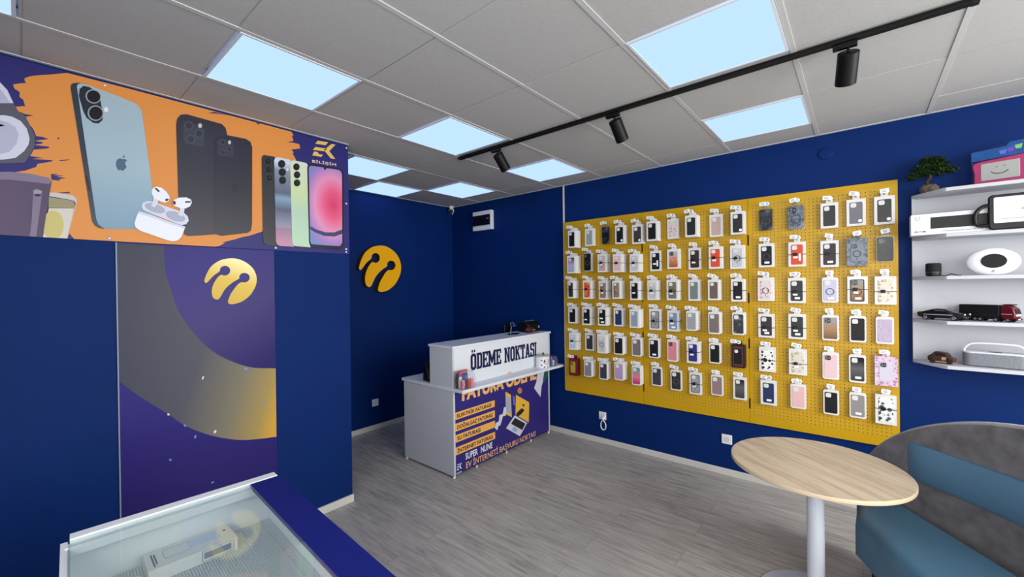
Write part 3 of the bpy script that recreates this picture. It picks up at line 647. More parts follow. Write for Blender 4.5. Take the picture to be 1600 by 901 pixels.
# row of four phones
def lenses(pts, r): 
    out = []
    for a, b in pts: out += [(1, 1, D_(ell(a, b, r, r+2))), (2, 2, D_(ell(a, b, r*.82, r*.86))), (3, 3, D_(ell(a+3, b-2, r*.3, r*.3)))]
    return out
LN = [cm((58, 62, 66), .3), cm((16, 18, 20), .3), cm((46, 50, 52), .3)]
art('printed_phone', [(0, 0, D_([(36, 250), (40, 232), (52, 224), (120, 236), (150, 260), (150, 834), (70, 826), (50, 812), (44, 780)]))]+lenses(((78, 268), (82, 322), (86, 378)), 24), [cm((44, 44, 50), .35)]+LN, 12)
art('printed_phone', [(0, 0, D_([(118, 262), (124, 246), (138, 239), (222, 256), (250, 290), (250, 838), (160, 832), (140, 824), (130, 800)]))]+lenses(((168, 285), (172, 340), (174, 394)), 25)+[(1, 4, D_(ell(207, 322, 7, 9)))],
    [grad('print_silver_rose', (0, 0, 1), .03, .62, [(0, (205, 150, 176)), (.22, (160, 130, 150)), (.25, (150, 150, 172)), (.45, (96, 100, 120)), (.58, (130, 160, 184)), (.64, (96, 104, 124)), (.9, (130, 140, 160)), (1, (200, 210, 222))])]+LN+[cm((225, 225, 220), .3)], 16)
art('printed_phone', [(0, 0, D_([(224, 280), (230, 266), (244, 260), (330, 278), (360, 310), (360, 842), (262, 834), (246, 828), (238, 806)]))]+lenses(((266, 305), (270, 358), (270, 412)), 22), [grad('print_mint', (0, 0, 1), .03, .62, [(0, (186, 214, 184)), (.45, (178, 206, 184)), (.65, (196, 214, 164)), (1, (206, 216, 190))])]+LN, 20)
SCR = bpy.data.materials.new('print_colour_bloom'); SCR.use_nodes = True
_nt = SCR.node_tree; _b = _nt.nodes['Principled BSDF']; _b.inputs['Roughness'].default_value = .35
_tc = _nt.nodes.new('ShaderNodeTexCoord'); _mp = _nt.nodes.new('ShaderNodeMapping'); _mp.inputs['Location'].default_value = (-3.0*.985, 0, -2.0*.375); _mp.inputs['Scale'].default_value = (3.0, 0, 2.0); _nt.links.new(_tc.outputs['Object'], _mp.inputs[0])
_ln = _nt.nodes.new('ShaderNodeVectorMath'); _ln.operation = 'LENGTH'; _nt.links.new(_mp.outputs[0], _ln.inputs[0])
_cr = _nt.nodes.new('ShaderNodeValToRGB')
while len(_cr.color_ramp.elements) < 6: _cr.color_ramp.elements.new(.5)
for e, (p_, c_) in zip(_cr.color_ramp.elements, ((0, (206, 40, 96)), (.22, (226, 84, 126)), (.42, (220, 140, 180)), (.60, (150, 120, 190)), (.74, (96, 130, 190)), (1, (160, 210, 236)))): e.position = p_; e.color = lin(c_)
_nt.links.new(_ln.outputs['Value'], _cr.inputs[0]); _nt.links.new(_cr.outputs[0], _b.inputs['Base Color'])
art('printed_phone', [(0, 0, D_([(338, 312), (342, 294), (358, 285), (556, 318), (576, 332), (581, 352), (582, 824), (576, 846), (556, 856), (380, 842), (358, 832), (350, 808)])), (1, 1, D_([(348, 316), (352, 302), (366, 297), (446, 309), (452, 324), (460, 326), (468, 313), (552, 326), (566, 340), (570, 358), (572, 806), (566, 824), (552, 834), (384, 823), (364, 816), (358, 796)])), (2, 2, D_([(358, 700), (400, 724), (460, 742), (520, 742), (572, 722), (572, 752), (520, 770), (450, 766), (390, 742), (358, 722)]))], [cm((30, 30, 38), .35), SCR, cm((58, 66, 104), .35)], 23)
# emblem and name
GOLD = cm((222, 186, 96), .4)
art('emblem', [(0, 0, D_([(412, 128), (482, 138), (466, 158), (396, 148)])), (0, 0, D_([(396, 170), (474, 180), (458, 199), (380, 189)])), (0, 0, D_([(388, 200), (412, 203), (420, 218), (448, 222), (436, 236), (376, 226)])), (0, 0, D_([(454, 190), (504, 150), (532, 154), (490, 197), (530, 250), (500, 246)]))], [GOLD], 2)
def text_on(mb, s, p0, p1, p2, Y, lay, bold=.02, sp=1):                  # p0 lower left, p1 lower right, p2 upper left (photograph points on the plane y = Y)
    a, b, c = on_y(*p0, Y), on_y(*p1, Y), on_y(*p2, Y); d = Vector((0, -lay, 0))
    put_text(mb, s, a+d, b-a, Vector((0, 0, (c-a).z)), bold, sp)
tb = MB(BO); text_on(tb, 'BİLİŞİM', D_([(376, 277)])[0], D_([(536, 302)])[0], D_([(376, 250)])[0], YA, .0022, .02, 1.1); tb.build('lettering', cm((226, 206, 160), .4), BANNER)
SCREW = cm((214, 214, 220), .3, metal=.6)
for a, b in ((543, 229.5), (541, 318), (541, 393.5), (431, 387), (171, 374), (541, 389), (164, 133)):
    q = on_y(a, b, YA); q.x = min(q.x, XP-.012); q.z = max(BZ0+.014, min(BZ1-.014, q.z)); s_ = MB(BO); s_.lathe([(.008, 0), (.008, .002), (.004, .005), (0, .0055)], (q.x, YA-.001, q.z), (0, -1, 0), n=12); s_.build('screw', SCREW, BANNER)

# ------------------------------------------------------------------ tall poster board
PY = YP-.008; PO = Vector((.73, PY, 0.05))
POSTER = thing('wall_poster', 'tall purple and gold printed board with round gold emblem, behind the showcase', 'poster', PO)
PX0, PX1, PZ0, PZ1 = .341, 1.120, .06, BZ0-.004
def ppts(pts, k):
    return [Vector((max(PX0+.001, min(PX1-.001, q.x)), PY-.0005*k, max(PZ0, min(PZ1-.001, q.z)))) for q in (on_y(a, b, PY) for a, b in pts)]
MB(PO).box(PX0, PX1, PY, YP, PZ0, PZ1).build('panel', [grad('poster_violet', (0, 0, 1), .1, 1.9, [(0, (34, 26, 86)), (.5, (44, 36, 116)), (1, (42, 38, 86))])], POSTER)
outer = [(186, 595), (215, 617), (263, 647), (290, 665), (330, 680), (378, 687), (432, 682)]
inner = [(256, 384), (258, 421), (266, 449), (280, 487), (305, 523), (333, 549), (364, 565), (395, 574), (432, 575)]
so_ = [v[:2] for v in spline([(a, b, 0) for a, b in outer], 5, False)]; si_ = [v[:2] for v in spline([(a, b, 0) for a, b in inner], 5, False)]
mb = MB(PO); mb.poly(ppts([(181, 380)]+so_+si_[::-1], 1)); mb.build('printed_ring', grad('poster_gold', (1, 0, -.30), -.85, .16, [(0, (58, 60, 78)), (.45, (80, 80, 92)), (.72, (122, 116, 98)), (.9, (160, 138, 84)), (1, (202, 156, 62))]), POSTER, smooth=False)
mb = MB(PO); mb.poly(ppts(si_+[(430, 391), (340, 387)], 1)); mb.build('printed_disc', grad('poster_disc', (.5, 0, -.8), -1.9, -.75, [(0, (40, 36, 84)), (.4, (50, 42, 122)), (.7, (60, 52, 112)), (1, (38, 30, 98))]), POSTER, smooth=False)
LOGO = [(25, 465), (8, 440), (14, 400), (36, 330), (78, 240), (130, 185), (200, 140), (290, 122), (370, 128), (450, 165), (520, 225), (570, 300), (598, 400), (592, 500), (560, 590), (510, 670), (430, 740), (350, 770), (295, 770), (275, 740), (285, 690), (310, 620), (350, 550), (390, 490), (428, 464),
        (455, 468), (488, 460), (512, 434), (520, 395), (505, 355), (470, 335), (430, 340), (404, 372), (400, 412), (340, 455), (280, 510), (230, 580), (190, 670), (165, 700), (135, 700), (105, 670), (92, 600), (100, 520), (130, 440), (165, 380), (198, 354), (236, 364), (275, 352), (298, 312), (295, 265), (265, 232), (225, 228), (190, 255), (178, 305), (130, 345), (90, 390), (50, 445)]
FY = YB-.075
lg = [on_y(560+a/9.01, 370+b/9.01, FY) for a, b in LOGO]
LC = Vector((2.77, FY, 1.89))
norm = [((q.x-LC.x), (q.z-LC.z)) for q in lg]; ns = max(abs(v) for q in norm for v in q)
pc = on_y(365, 441, PY); pr = (on_y(409, 441, PY)-on_y(320, 441, PY)).x/2
mb = MB(PO); mb.poly([Vector((pc.x+a/ns*pr*.98, PY-.001, pc.z+.005+b/ns*pr*1.02)) for a, b in [v[:2] for v in spline([(a, b, 0) for a, b in norm], 3)]]); mb.build('printed_emblem', grad('poster_emblem', (.35, 0, 1), 1.2, 1.86, [(0, (214, 168, 92)), (.45, (206, 164, 74)), (.8, (222, 190, 84)), (1, (250, 236, 170))]), POSTER, smooth=False)
CFM = [cm((224, 224, 230), .4), cm((112, 130, 190), .4)]
for n_, (a, b, w_, h_, an) in enumerate(((317, 590, 2, 5, 20), (263, 647, 3, 3, 0), (289, 664.5, 4, 3, 35), (336, 674, 3, 5, 30), (305, 682, 3, 5, 20), (412, 630, 4, 3, 20), (384, 576, 5, 4, 10), (266, 718, 4, 3, 30), (332, 753, 5, 2, -30))):
    cf = MB(PO)
    c_, s_ = math.cos(R(an)), math.sin(R(an)); cf.poly(ppts([(a+x*c_-y*s_, b+x*s_+y*c_) for x, y in ((-w_/2, -h_/2), (w_/2, -h_/2), (w_/2, h_/2), (-w_/2, h_/2))], 3)); cf.build('printed_confetti', CFM[0 if n_ in (0, 1, 3) else 1], POSTER, smooth=False)
ed = MB(PO); ed.box(PX0-.006, PX0, PY-.003, YP, PZ0, PZ1).build('edge_strip', cm((128, 136, 156), .4), POSTER)

# ------------------------------------------------------------------ round yellow sign on the back wall
sg = MB(LC); sp_ = spline([(q.x, FY, q.z) for q in lg], 4)
SIGN = thing('round_sign', 'round orange yellow raised sign with two notches on the back wall', 'sign', LC)
sg.extrude(sp_, (0, .072, 0)); sg.build('side_band', cm((92, 66, 14), .45), SIGN)
cen = Vector((0, 0, 0))
sf = MB(LC); sf.extrude([v+Vector((0, -.003, 0)) for v in sp_], (0, .003, 0)); sf.build('face', cm((255, 182, 14), .35), SIGN)

# ------------------------------------------------------------------ white payment counter
CY, CX0, CX1 = 2.71, 2.41, 3.86
CO = Vector((3.13, 3.05, 0))
COUNTER = thing('service_counter', 'white two-tier payment counter with purple printed front standing by the back corner', 'counter', CO)
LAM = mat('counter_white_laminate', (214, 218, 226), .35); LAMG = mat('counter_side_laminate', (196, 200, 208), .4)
def cbox(name, M, *a, bev=.0015, p_=None): return MB(CO).box(*a).build(name, M, p_ or COUNTER, bevel=bev)
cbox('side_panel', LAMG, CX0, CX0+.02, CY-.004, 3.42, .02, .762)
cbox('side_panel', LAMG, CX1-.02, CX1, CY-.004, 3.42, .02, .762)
cbox('front_panel', LAM, CX0+.02, CX1-.02, CY+.002, CY+.02, .03, .762)
wt = MB(CO); wt.extrude([(CX0-.012, 2.575, .762), (XB-.004, 2.545, .762), (XB-.004, 3.44, .762), (CX0-.012, 3.44, .762)], (0, 0, .026)); wt.build('worktop', LAM, COUNTER, bevel=.002)
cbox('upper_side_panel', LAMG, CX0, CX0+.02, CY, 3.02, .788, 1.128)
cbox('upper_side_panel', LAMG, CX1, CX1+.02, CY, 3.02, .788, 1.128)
cbox('upper_front_panel', LAM, CX0+.02, CX1, CY+.004, CY+.022, .788, 1.128)
cbox('upper_top', LAM, CX0-.008, CX1+.028, CY-.012, 3.03, 1.128, 1.150)
for x in (CX0+.012, CX1-.012):
    for y in (CY+.01, 3.40): MB(CO).lathe([(.012, 0), (.012, .012), (.009, .022)], (x, y, 0), n=12).build('foot', WHITE2, COUNTER)
for x in (2.70, 3.12, 3.52): MB(CO).lathe([(.009, 0), (.009, .03)], (x, CY+.012, .0), n=12).build('foot', WHITE2, COUNTER)
VIO = cm((48, 40, 116), .45); YB_ = cm((232, 172, 84), .45); INK = cm((44, 34, 70), .5)
PF = CY-.0005
Q = lambda a, b: (700+a/5.006, 570+b/5.006)
pr_ = MB(CO).box(CX0+.021, CX1-.021, PF-.0012, CY+.002, .028, .760).build('printed_front', VIO, COUNTER)
PL = PF-.0018
def prect(mb, x0, x1, z0, z1, lay=0): mb.poly([(x0, PL-lay, z0), (x1, PL-lay, z0), (x1, PL-lay, z1), (x0, PL-lay, z1)])
xl_ = on_y(*Q(55, 400), CY).x; xr_ = on_y(*Q(364, 300), CY).x
bars = []
for yl0, yl1, yr0, yr1 in ((378, 432, 270, 324), (462, 520, 352, 410), (550, 602, 434, 494), (648, 708, 522, 578)):
    zt = (on_y(*Q(55, yl0), CY).z+on_y(*Q(364, yr0), CY).z)/2; zb = (on_y(*Q(55, yl1), CY).z+on_y(*Q(364, yr1), CY).z)/2; bars.append((zb, zt))
bm_ = MB(CO)
for zb, zt in bars: prect(bm_, xl_, xr_, zb, zt)
bm_.build('printed_bar', YB_, pr_, smooth=False)
for (zb, zt), s_, w_ in zip(bars, ('ELEKTRİK FATURASI', 'DOĞALGAZ FATURASI', 'SU FATURASI', 'İNTERNET FATURASI'), (.92, .95, .60, .95)):
    hh = (zt-zb); top = zt-hh*(.10 if s_[0] in 'İ' or 'Ğ' in s_ or 'İ' in s_ else .24)
    tx = MB(CO); put_text(tx, s_, (xl_+.02, PL-.0006, zb+hh*.20), ((xr_-xl_-.03)*w_, 0, 0), (0, 0, top-zb-hh*.20), .03); tx.build('printed_lettering', INK, pr_)
def ctext(mb, s, p0, p1, p2, bold=.03): text_on(mb, s, Q(*p0), Q(*p1), Q(*p2), CY, CY-PL+.0006, bold)
hd = MB(CO); ha = on_y(*Q(108, 288), CY); hb_ = on_y(*Q(690, 108), CY)
put_text(hd, 'FATURA ÖDEME', (ha.x, PL-.0006, (ha.z+hb_.z)/2), (hb_.x-ha.x, 0, 0), (0, 0, .155), .05); hd.build('printed_heading', cm((232, 178, 110), .45), pr_); hd = MB(CO)
la = on_y(*Q(140, 812), CY); lb_ = on_y(*Q(682, 555), CY)
put_text(hd, 'EV İNTERNETİ BAŞVURU NOKTASI', (la.x, PL-.0006, (la.z+lb_.z)/2-.012), (lb_.x-la.x, 0, 0), (0, 0, .088), .012)
hd.build('printed_lettering', cm((232, 178, 110), .45), pr_)
wh = MB(CO); WHT = cm((226, 226, 232), .45); sa_ = on_y(*Q(136, 738), CY); sb_ = on_y(*Q(346, 650), CY); sz = (sa_.z+sb_.z)/2
xm1 = on_y(*Q(232, 700), CY).x; xm2 = on_y(*Q(256, 690), CY).x
put_text(wh, 'SUPER', (sa_.x, PL-.0006, sz), (xm1-sa_.x, 0, 0), (0, 0, .058), .02); wh.build('printed_lettering', WHT, pr_); wh = MB(CO); put_text(wh, 'NLINE', (xm2, PL-.0006, sz), (sb_.x-xm2, 0, 0), (0, 0, .058), .02); wh.build('printed_lettering', WHT, pr_); wh = MB(CO)
e0 = on_y(*Q(68, 825), CY); e1 = on_y(*Q(104, 780), CY)
ex, ez, ew, eh = e0.x, e0.z, e1.x-e0.x, e1.z-e0.z+.02
for P in (((.15, 1), (.55, 1), (.48, .84), (.1, .84)), ((.05, .62), (.5, .62), (.45, .45), (0, .45)), ((.03, .2), (.5, .2), (.45, .02), (0, .02)), ((.5, .5), (.85, 1), (1.05, 1), (.75, .5), (1.05, 0), (.85, 0))):
    wh.poly([(ex+a*ew, PL-.0006, ez+b*eh) for a, b in P])
wh.build('printed_emblem', WHT, pr_, smooth=False); wh = MB(CO); put_text(wh, 'BİLİŞİM', (ex, PL-.0006, ez-.035), (ew, 0, 0), (0, 0, .018), .02)
wh.build('printed_lettering', cm((226, 226, 232), .45), pr_)
# laptop, phone and paper strip of the print
ctr = MB(CO)
def cart(mi, pts, k): ctr.m = mi; ctr.poly([Vector((q.x, PL-.0004*k, q.z)) for q in (on_y(*Q(a, b), CY) for a, b in pts)])
cart(0, [(448, 208), (490, 232), (497, 408), (452, 384)], 1); cart(1, [(453, 240), (485, 256), (490, 380), (456, 362)], 2); cart(2, [(505, 238), (522, 246), (526, 318), (508, 310)], 1)
cart(0, [(530, 232), (634, 292), (630, 450), (526, 386)], 1); cart(3, [(578, 302), (600, 310), (588, 328)], 2); cart(3, [(530, 380), (575, 336), (598, 352), (570, 385), (545, 402)], 2)
cart(4, [(520, 392), (618, 452), (560, 556), (452, 494)], 3); cart(3, [(522, 412), (604, 458), (578, 508), (490, 458)], 4); cart(1, [(512, 480), (545, 500), (528, 526), (496, 508)], 4)
cart(4, [(436, 330), (460, 326), (450, 395), (428, 400), (408, 470), (392, 478), (384, 510), (364, 492), (372, 452), (396, 440), (400, 392), (426, 382)], 2)
cart(4, [(700, 40), (752, 50), (740, 130), (730, 170), (722, 250), (672, 180), (690, 130)], 1); cart(5, [(752, 50), (782, 36), (780, 80), (740, 150), (742, 110)], 1)
cart(6, ell(560, 200, 18, 24), 1)
cart(3, [(704, 395), (720, 395), (790, 395), (790, 398), (704, 398)], 1)
ctr.build('printed_picture', [cm((226, 178, 66), .45), cm((150, 170, 206), .45), cm((96, 104, 190), .45), cm((44, 38, 46), .45), cm((206, 208, 222), .45), cm((38, 92, 84), .45), cm((190, 120, 70), .45)], pr_, smooth=False)
# slab-serif lettering on the upper front
G = {'O': [((1, 0), (3, 0), (4, 1), (4, 6), (3, 7), (1, 7), (0, 6), (0, 1)), ((1.45, 1.1), (2.55, 1.1), (2.8, 1.4), (2.8, 5.6), (2.55, 5.9), (1.45, 5.9), (1.2, 5.6), (1.2, 1.4))]}
def rct(x0, y0, x1, y1): return ((x0, y0), (x1, y0), (x1, y1), (x0, y1))
GL = {'D': [rct(0, 0, 1.7, .9), rct(0, 6.1, 1.7, 7), rct(.4, 0, 1.6, 7), ((1.6, 0), (3, 0), (4, 1), (4, 6), (3, 7), (1.6, 7), (1.6, 5.95), (2.5, 5.95), (2.8, 5.6), (2.8, 1.4), (2.5, 1.05), (1.6, 1.05))],
      'E': [rct(0, 0, 4, 1), rct(0, 6, 4, 7), rct(.4, 0, 1.6, 7), rct(1.6, 3.1, 2.8, 4), rct(2.6, 2.5, 3.1, 4.6), rct(3.1, 0, 4, 2), rct(3.1, 5, 4, 7)],
      'M': [rct(0, 0, 1.9, .9), rct(4.1, 0, 6, .9), rct(.4, 0, 1.5, 7), rct(4.5, 0, 5.6, 7), rct(0, 6.1, 1.6, 7), rct(4.4, 6.1, 6, 7), ((1.5, 7), (3, 3.4), (3, 1.2), (2.6, 1.2), (1.3, 4.5)), ((4.5, 7), (3, 3.4), (3, 1.2), (3.4, 1.2), (4.7, 4.5))],
      'N': [rct(0, 0, 1.9, .9), rct(.4, 0, 1.5, 7), rct(3.3, 0, 4.4, 7), rct(0, 6.1, 1.6, 7), rct(2.9, 6.1, 4.8, 7), ((.8, 7), (1.7, 7), (4.2, 0), (3.3, 0))],
      'K': [rct(0, 0, 2, .9), rct(0, 6.1, 2, 7), rct(.4, 0, 1.6, 7), ((1.6, 2.6), (1.6, 4.2), (3.1, 6.6), (4.3, 6.6)), ((1.9, 3.6), (3, 3.9), (4.4, .3), (3.2, .3)), rct(2.7, 6.1, 4.6, 7), rct(2.8, 0, 4.7, .9)],
      'T': [rct(0, 6, 4.2, 7), rct(0, 4.8, .9, 7), rct(3.3, 4.8, 4.2, 7), rct(1.5, 0, 2.7, 7), rct(.9, 0, 3.3, .9)],
      'A': [rct(-.2, 0, 1.6, .9), rct(2.8, 0, 4.6, .9), ((.3, 0), (1.4, 0), (2.5, 7), (1.5, 7)), ((4.1, 0), (2.9, 0), (1.9, 7), (2.9, 7)), rct(1.2, 1.7, 3.2, 2.6)],
      'S': [((1, 0), (3, 0), (4, 1), (4, 3.2), (3.1, 4.1), (1.3, 4.1), (1.2, 3.9), (1.2, 3.2), (2.5, 3.2), (2.8, 2.9), (2.8, 1.1), (0, 1.1), (0, .4)), ((0, 1.1), (0, 2.3), (1.1, 2.3), (1.2, 1.1)), ((3, 7), (1, 7), (0, 6), (0, 4.1), (.9, 3.2), (1.4, 3.2), (1.3, 4.2), (1.2, 5.9), (4, 5.9), (4, 6.5)), ((4, 5.9), (4, 4.8), (2.9, 4.8), (2.8, 5.9))],
      'I': [rct(0, 0, 2, .9), rct(0, 6.1, 2, 7), rct(.4, 0, 1.6, 7)]}
GW = {'Ö': 4, 'O': 4, 'D': 4, 'E': 4, 'M': 6, 'N': 4.8, 'K': 4.6, 'T': 4.2, 'A': 4.4, 'S': 4, 'I': 2, ' ': 2.2}
word = 'ÖDEME NOKTASI'; tot = sum(GW[ch] for ch in word)+.32*(len(word)-1)
lx0 = on_y(736, 577, CY).x; lx1 = on_y(838.5, 541, CY).x; lz0 = .905; lz1 = 1.055
sx = (lx1-lx0)/tot; sz_ = (lz1-lz0)/7; x = lx0; LT = CY+.0025
for ch in word:
    lt = MB(CO)
    V = lambda P, x=x, e=0: [(x+(a+e)*sx, LT, lz0+b*sz_) for a, b in P]
    if ch in 'OÖ':
        o_, i_ = G['O']; a = [lt.p(q) for q in V([(2+(u-2)*1.04, v) for u, v in o_])]; b = [lt.p(q) for q in V([(2+(u-2)*.72, 3.5+(v-3.5)*.95) for u, v in i_])]
        for k in range(8): lt.face((a[k], a[(k+1) % 8], b[(k+1) % 8], b[k]))
        if ch == 'Ö': lt.poly(V(rct(.7, 7.5, 1.7, 8.6))).poly(V(rct(2.3, 7.5, 3.3, 8.6)))
    elif ch != ' ':
        for n_, P in enumerate(GL[ch]):
            for e_ in (-.12, .14): lt.poly([(a, b-.0001*n_-(.00005 if e_ > 0 else 0), c) for a, b, c in V(P, e=e_)])
    if ch != ' ': lt.build('letter', cm((22, 26, 66), .45), COUNTER, smooth=False)
    x += (GW[ch]+.32)*sx

# ------------------------------------------------------------------ table
TC = Vector((2.625, .185, 0)); TR = .380
TABLE = thing('round_table', 'round oak-topped bistro table on a white column before the blue sofa', 'table', TC)
OAK = planks('sonoma_oak', (158, 134, 108), (196, 177, 152), (212, 197, 175), R(52), 2.6, 9.0, .45, .06, .6, (3.2, 1.25, 0))
MB(TC).lathe([(TR-.002, 0), (TR, .002), (TR, .018), (TR-.002, .020)], (TC.x, TC.y, .712), n=96).build('tabletop', OAK, TABLE)
MB(TC).lathe([(TR+.0006, 0), (TR+.0012, .001), (TR+.0012, .016), (TR+.0006, .017)], (TC.x, TC.y, .7135), n=96).build('edge_band', cm((206, 186, 158), .45), TABLE)
PWH = mat('powder_white', (206, 210, 222), .35)
MB(TC).lathe([(.038, .010), (.038, .712)], TC, n=40).build('column', PWH, TABLE)
MB(TC).lathe([(.10, .700), (.10, .712)], TC, n=40).build('mounting_plate', cm((60, 60, 64), .5), TABLE)
MB(TC).lathe([(.262, 0), (.262, .006), (.250, .012), (.05, .016), (.038, .030)], TC, n=72).build('base_plate', PWH, TABLE)
MB(TC).lathe([(.266, 0), (.266, .003), (.262, .004)], TC, n=72).build('base_rim', BLACK, TABLE)

# ------------------------------------------------------------------ curved sofa
SA = Vector((3.029, -.223, 0)); h0 = Vector((math.cos(R(-129)), math.sin(R(-129)), 0)); nr = Vector((h0.y, -h0.x, 0)); SR = 2.3
def sofa(s_, d, z):
    a = s_/SR; P = SA+h0*(SR*math.sin(a))+nr*(SR*(1-math.cos(a))); n_ = nr*math.cos(a)-h0*math.sin(a); return P+n_*d+Vector((0, 0, z))
SO = Vector((2.7, -.5, 0))
SOFA = thing('curved_sofa', 'curved two-tone sofa with arched grey back and blue leather seat', 'sofa', SO)
VELV = mat('grey_velvet', (100, 98, 101), .75, noise=.32, scale=13, bump=.1); VELV.node_tree.nodes['Principled BSDF'].inputs['Sheen Weight'].default_value = .35
LEATH = mat('blue_leatherette', (78, 116, 142), .42, noise=.10, scale=4, bump=.05); LEATH2 = mat('blue_leatherette_band', (82, 118, 144), .42, noise=.06, scale=4)
SC_, SL_ = .6, .905
def topz(s_): return .448+.60*math.sqrt(max(0, 1-((s_-SC_)/SL_)**2))
NB = 64; ss = [SC_-SL_*math.cos(math.pi*i/NB)*.9995 for i in range(NB+1)]
bk = MB(SO); fr, re_ = [], []
RB = .030
for s_ in ss:
    zt = topz(s_); prof = [(0, .10), (0, max(.12, zt-RB)), (-.008, zt-.012), (-.028, zt), (-.052, zt), (-.072, zt-.012), (-.08, max(.12, zt-RB)), (-.08, .10)]
    fr.append([bk.p(sofa(s_, d, z)) for d, z in prof])
for A, B in zip(fr, fr[1:]):
    for k in range(8): bk.face((A[k], A[(k+1) % 8], B[(k+1) % 8], B[k]))
bk.face(fr[0]); bk.face(fr[-1][::-1]); bk.build('backrest', VELV, SOFA)
bd = MB(SO); rr = []
for i in range(31):
    s_ = -.035+1.27*i/30; e_ = min(1, min(i, 30-i)/1.5+.25)
    prof = [(-.004, .618), (.014*e_, .619), (.026*e_, .640), (.030*e_, .71), (.026*e_, .785), (.014*e_, .806), (-.004, .808)]
    rr.append([bd.p(sofa(s_, d, z)) for d, z in prof])
for A, B in zip(rr, rr[1:]):
    for k in range(6): bd.face((A[k], A[k+1], B[k+1], B[k]))
bd.face(rr[0]); bd.face(rr[-1][::-1]); bd.build('back_band', LEATH2, SOFA)
def depth(s_): return .52-.42*(s_-.62)**2
out = [(-.26, 0), (-.22, .10), (-.15, .22), (-.085, .31), (-.035, .352), (.02, .372)]
out += [(.10+.04*i, depth(.10+.04*i)) for i in range(27)]
out += [(1.20+.02, .372), (1.275, .352), (1.325, .31), (1.39, .22), (1.46, .10), (1.50, 0)]
out[3:6] = [(-.075, .315), (-.045, .352), (.01, .372)]
st = MB(SO); rows = []
cs_ = Vector((.62, .2))
for z, ins in ((.240, .01), (.235, .02), (.250, 0), (.40, 0), (.432, .004), (.452, .018), (.462, .040), (.464, .08)):
    ring = []
    for s_, d in out:
        v = Vector((s_, d)); q = v-cs_; q.x = q.x*(1-ins/.9); nd = d if d < .01 else max(0, d-ins)
        ring.append(st.p(sofa(cs_.x+q.x, nd, z)))
    rows.append(ring)
rows[0], rows[1] = rows[1], rows[0]
for A, B in zip(rows[1:], rows[2:]):
    n_ = len(A)
    for k in range(n_): st.face((A[k], A[(k+1) % n_], B[(k+1) % n_], B[k]))
st.face(rows[1][::-1]); st.face(rows[-1]); st.build('seat', LEATH, SOFA)
for s_, d in ((.03, .28), (1.21, .28), (-.02, .05), (1.24, .05)):
    lg_ = MB(SO); a = [lg_.p(sofa(s_+x, d+y, .245)) for x, y in ((-.028, -.028), (.028, -.028), (.028, .028), (-.028, .028))]; b = [lg_.p(sofa(s_+x, d+y, 0)) for x, y in ((-.02, -.02), (.02, -.02), (.02, .02), (-.02, .02))]
    lg_.face(a); lg_.face(b[::-1])
    for k in range(4): lg_.face((a[k], a[(k+1) % 4], b[(k+1) % 4], b[k]))
    lg_.build('leg', BLACK, SOFA, bevel=.003)

# ------------------------------------------------------------------ glass showcase at the lower left
KO = Vector((.663, 1.832, 0)); KZ = .92
CASE = thing('glass_showcase', 'white glass-topped display counter with dark blue edge, nearest at lower left', 'showcase', KO, R(-3))
KW, KD = .592, 1.75
BLUEL = cm((16, 28, 112), .5, spec=.2); SHW = mat('showcase_white', (232, 236, 240), .4)
def kb(name, M, a, bev=.001, p_=None): return MB().box(*a).build(name, M, p_ or CASE, bevel=bev)
kb('top_rail', BLUEL, (-.100, 0, -KD, -.048, KZ-.018, KZ)); kb('front_board', BLUEL, (-.016, 0, -KD, 0, .06, KZ-.018))
kb('back_rail', SHW, (-KW+.020, -.004, -.042, 0, KZ-.030, KZ+.001)); kb('back_ledge', SHW, (-KW+.010, -.018, -.070, -.042, KZ-.040, KZ-.012))
kb('left_side', SHW, (-KW, -KW+.016, -KD, -.012, .06, KZ-.016)); kb('back_panel', SHW, (-KW+.016, -.018, -.034, -.016, .06, KZ-.030))
kb('inner_lining', SHW, (-.034, -.018, -KD+.02, -.040, .30, KZ-.020)); kb('plinth', SHW, (-KW+.03, -.03, -KD+.02, -.03, 0, .06)); kb('floor_board', SHW, (-KW+.016, -.034, -KD, -.036, .06, .08))
kb('front_end', SHW, (-KW+.016, -.016, -KD, -KD+.018, .08, KZ-.02))
kb('glass_top', pane('showcase_glass', (.95, .985, .98), .012, 1.55, milk=.05), (-KW+.018, -.100, -KD+.01, -.044, KZ-.008, KZ-.002), 0)
kb('left_glass', pane('showcase_side_glass', (.86, .93, .92), .02, 1.5), (-KW+.0165, -KW+.0205, -KD+.03, -.044, .30, KZ-.010), 0)
MESHM = perforated('perforated_shelf', (196, 206, 204), .0075, .0024, (0, 1), .5)
sh = MB(); sh.poly([(-KW+.022, -KD+.03, .76), (-.036, -KD+.03, .76), (-.036, -.038, .76), (-KW+.022, -.038, .76)]); sh.build('mesh_shelf', MESHM, CASE)
kb('lower_shelf', SHW, (-KW+.018, -.036, -KD+.02, -.036, .68, .70))
kr = Matrix.Rotation(R(-3), 4, 'Z'); 
BXO = KO+kr @ Vector((-.293, -.118, .7605))
BX = thing('accessory_box', 'long white accessory box lying inside the glass showcase', 'box', BXO, R(-1.5))
MB().box(-.118, .118, -.060, .060, 0, .042).build('carton', BOXW, BX, bevel=.0012)
def flat(name, x0, x1, y0, y1, z, M): MB().box(x0, x1, y0, y1, z-.0004, z+.0004).build(name, M, BX, smooth=False)
flat('printed_panel', -.005, .080, -.016, .046, .0423, cm((196, 206, 232), .4)); flat('printed_mark', .094, .102, .020, .030, .0424, cm((40, 50, 60), .5))
pr2 = MB(); pr2.tube([(a, b, .0424) for a, b in rrect(.068, .060, .006, cx=-.038, cy=.012)], .0009, 4, closed=True); pr2.build('printed_outline', cm((150, 160, 186), .5), BX)
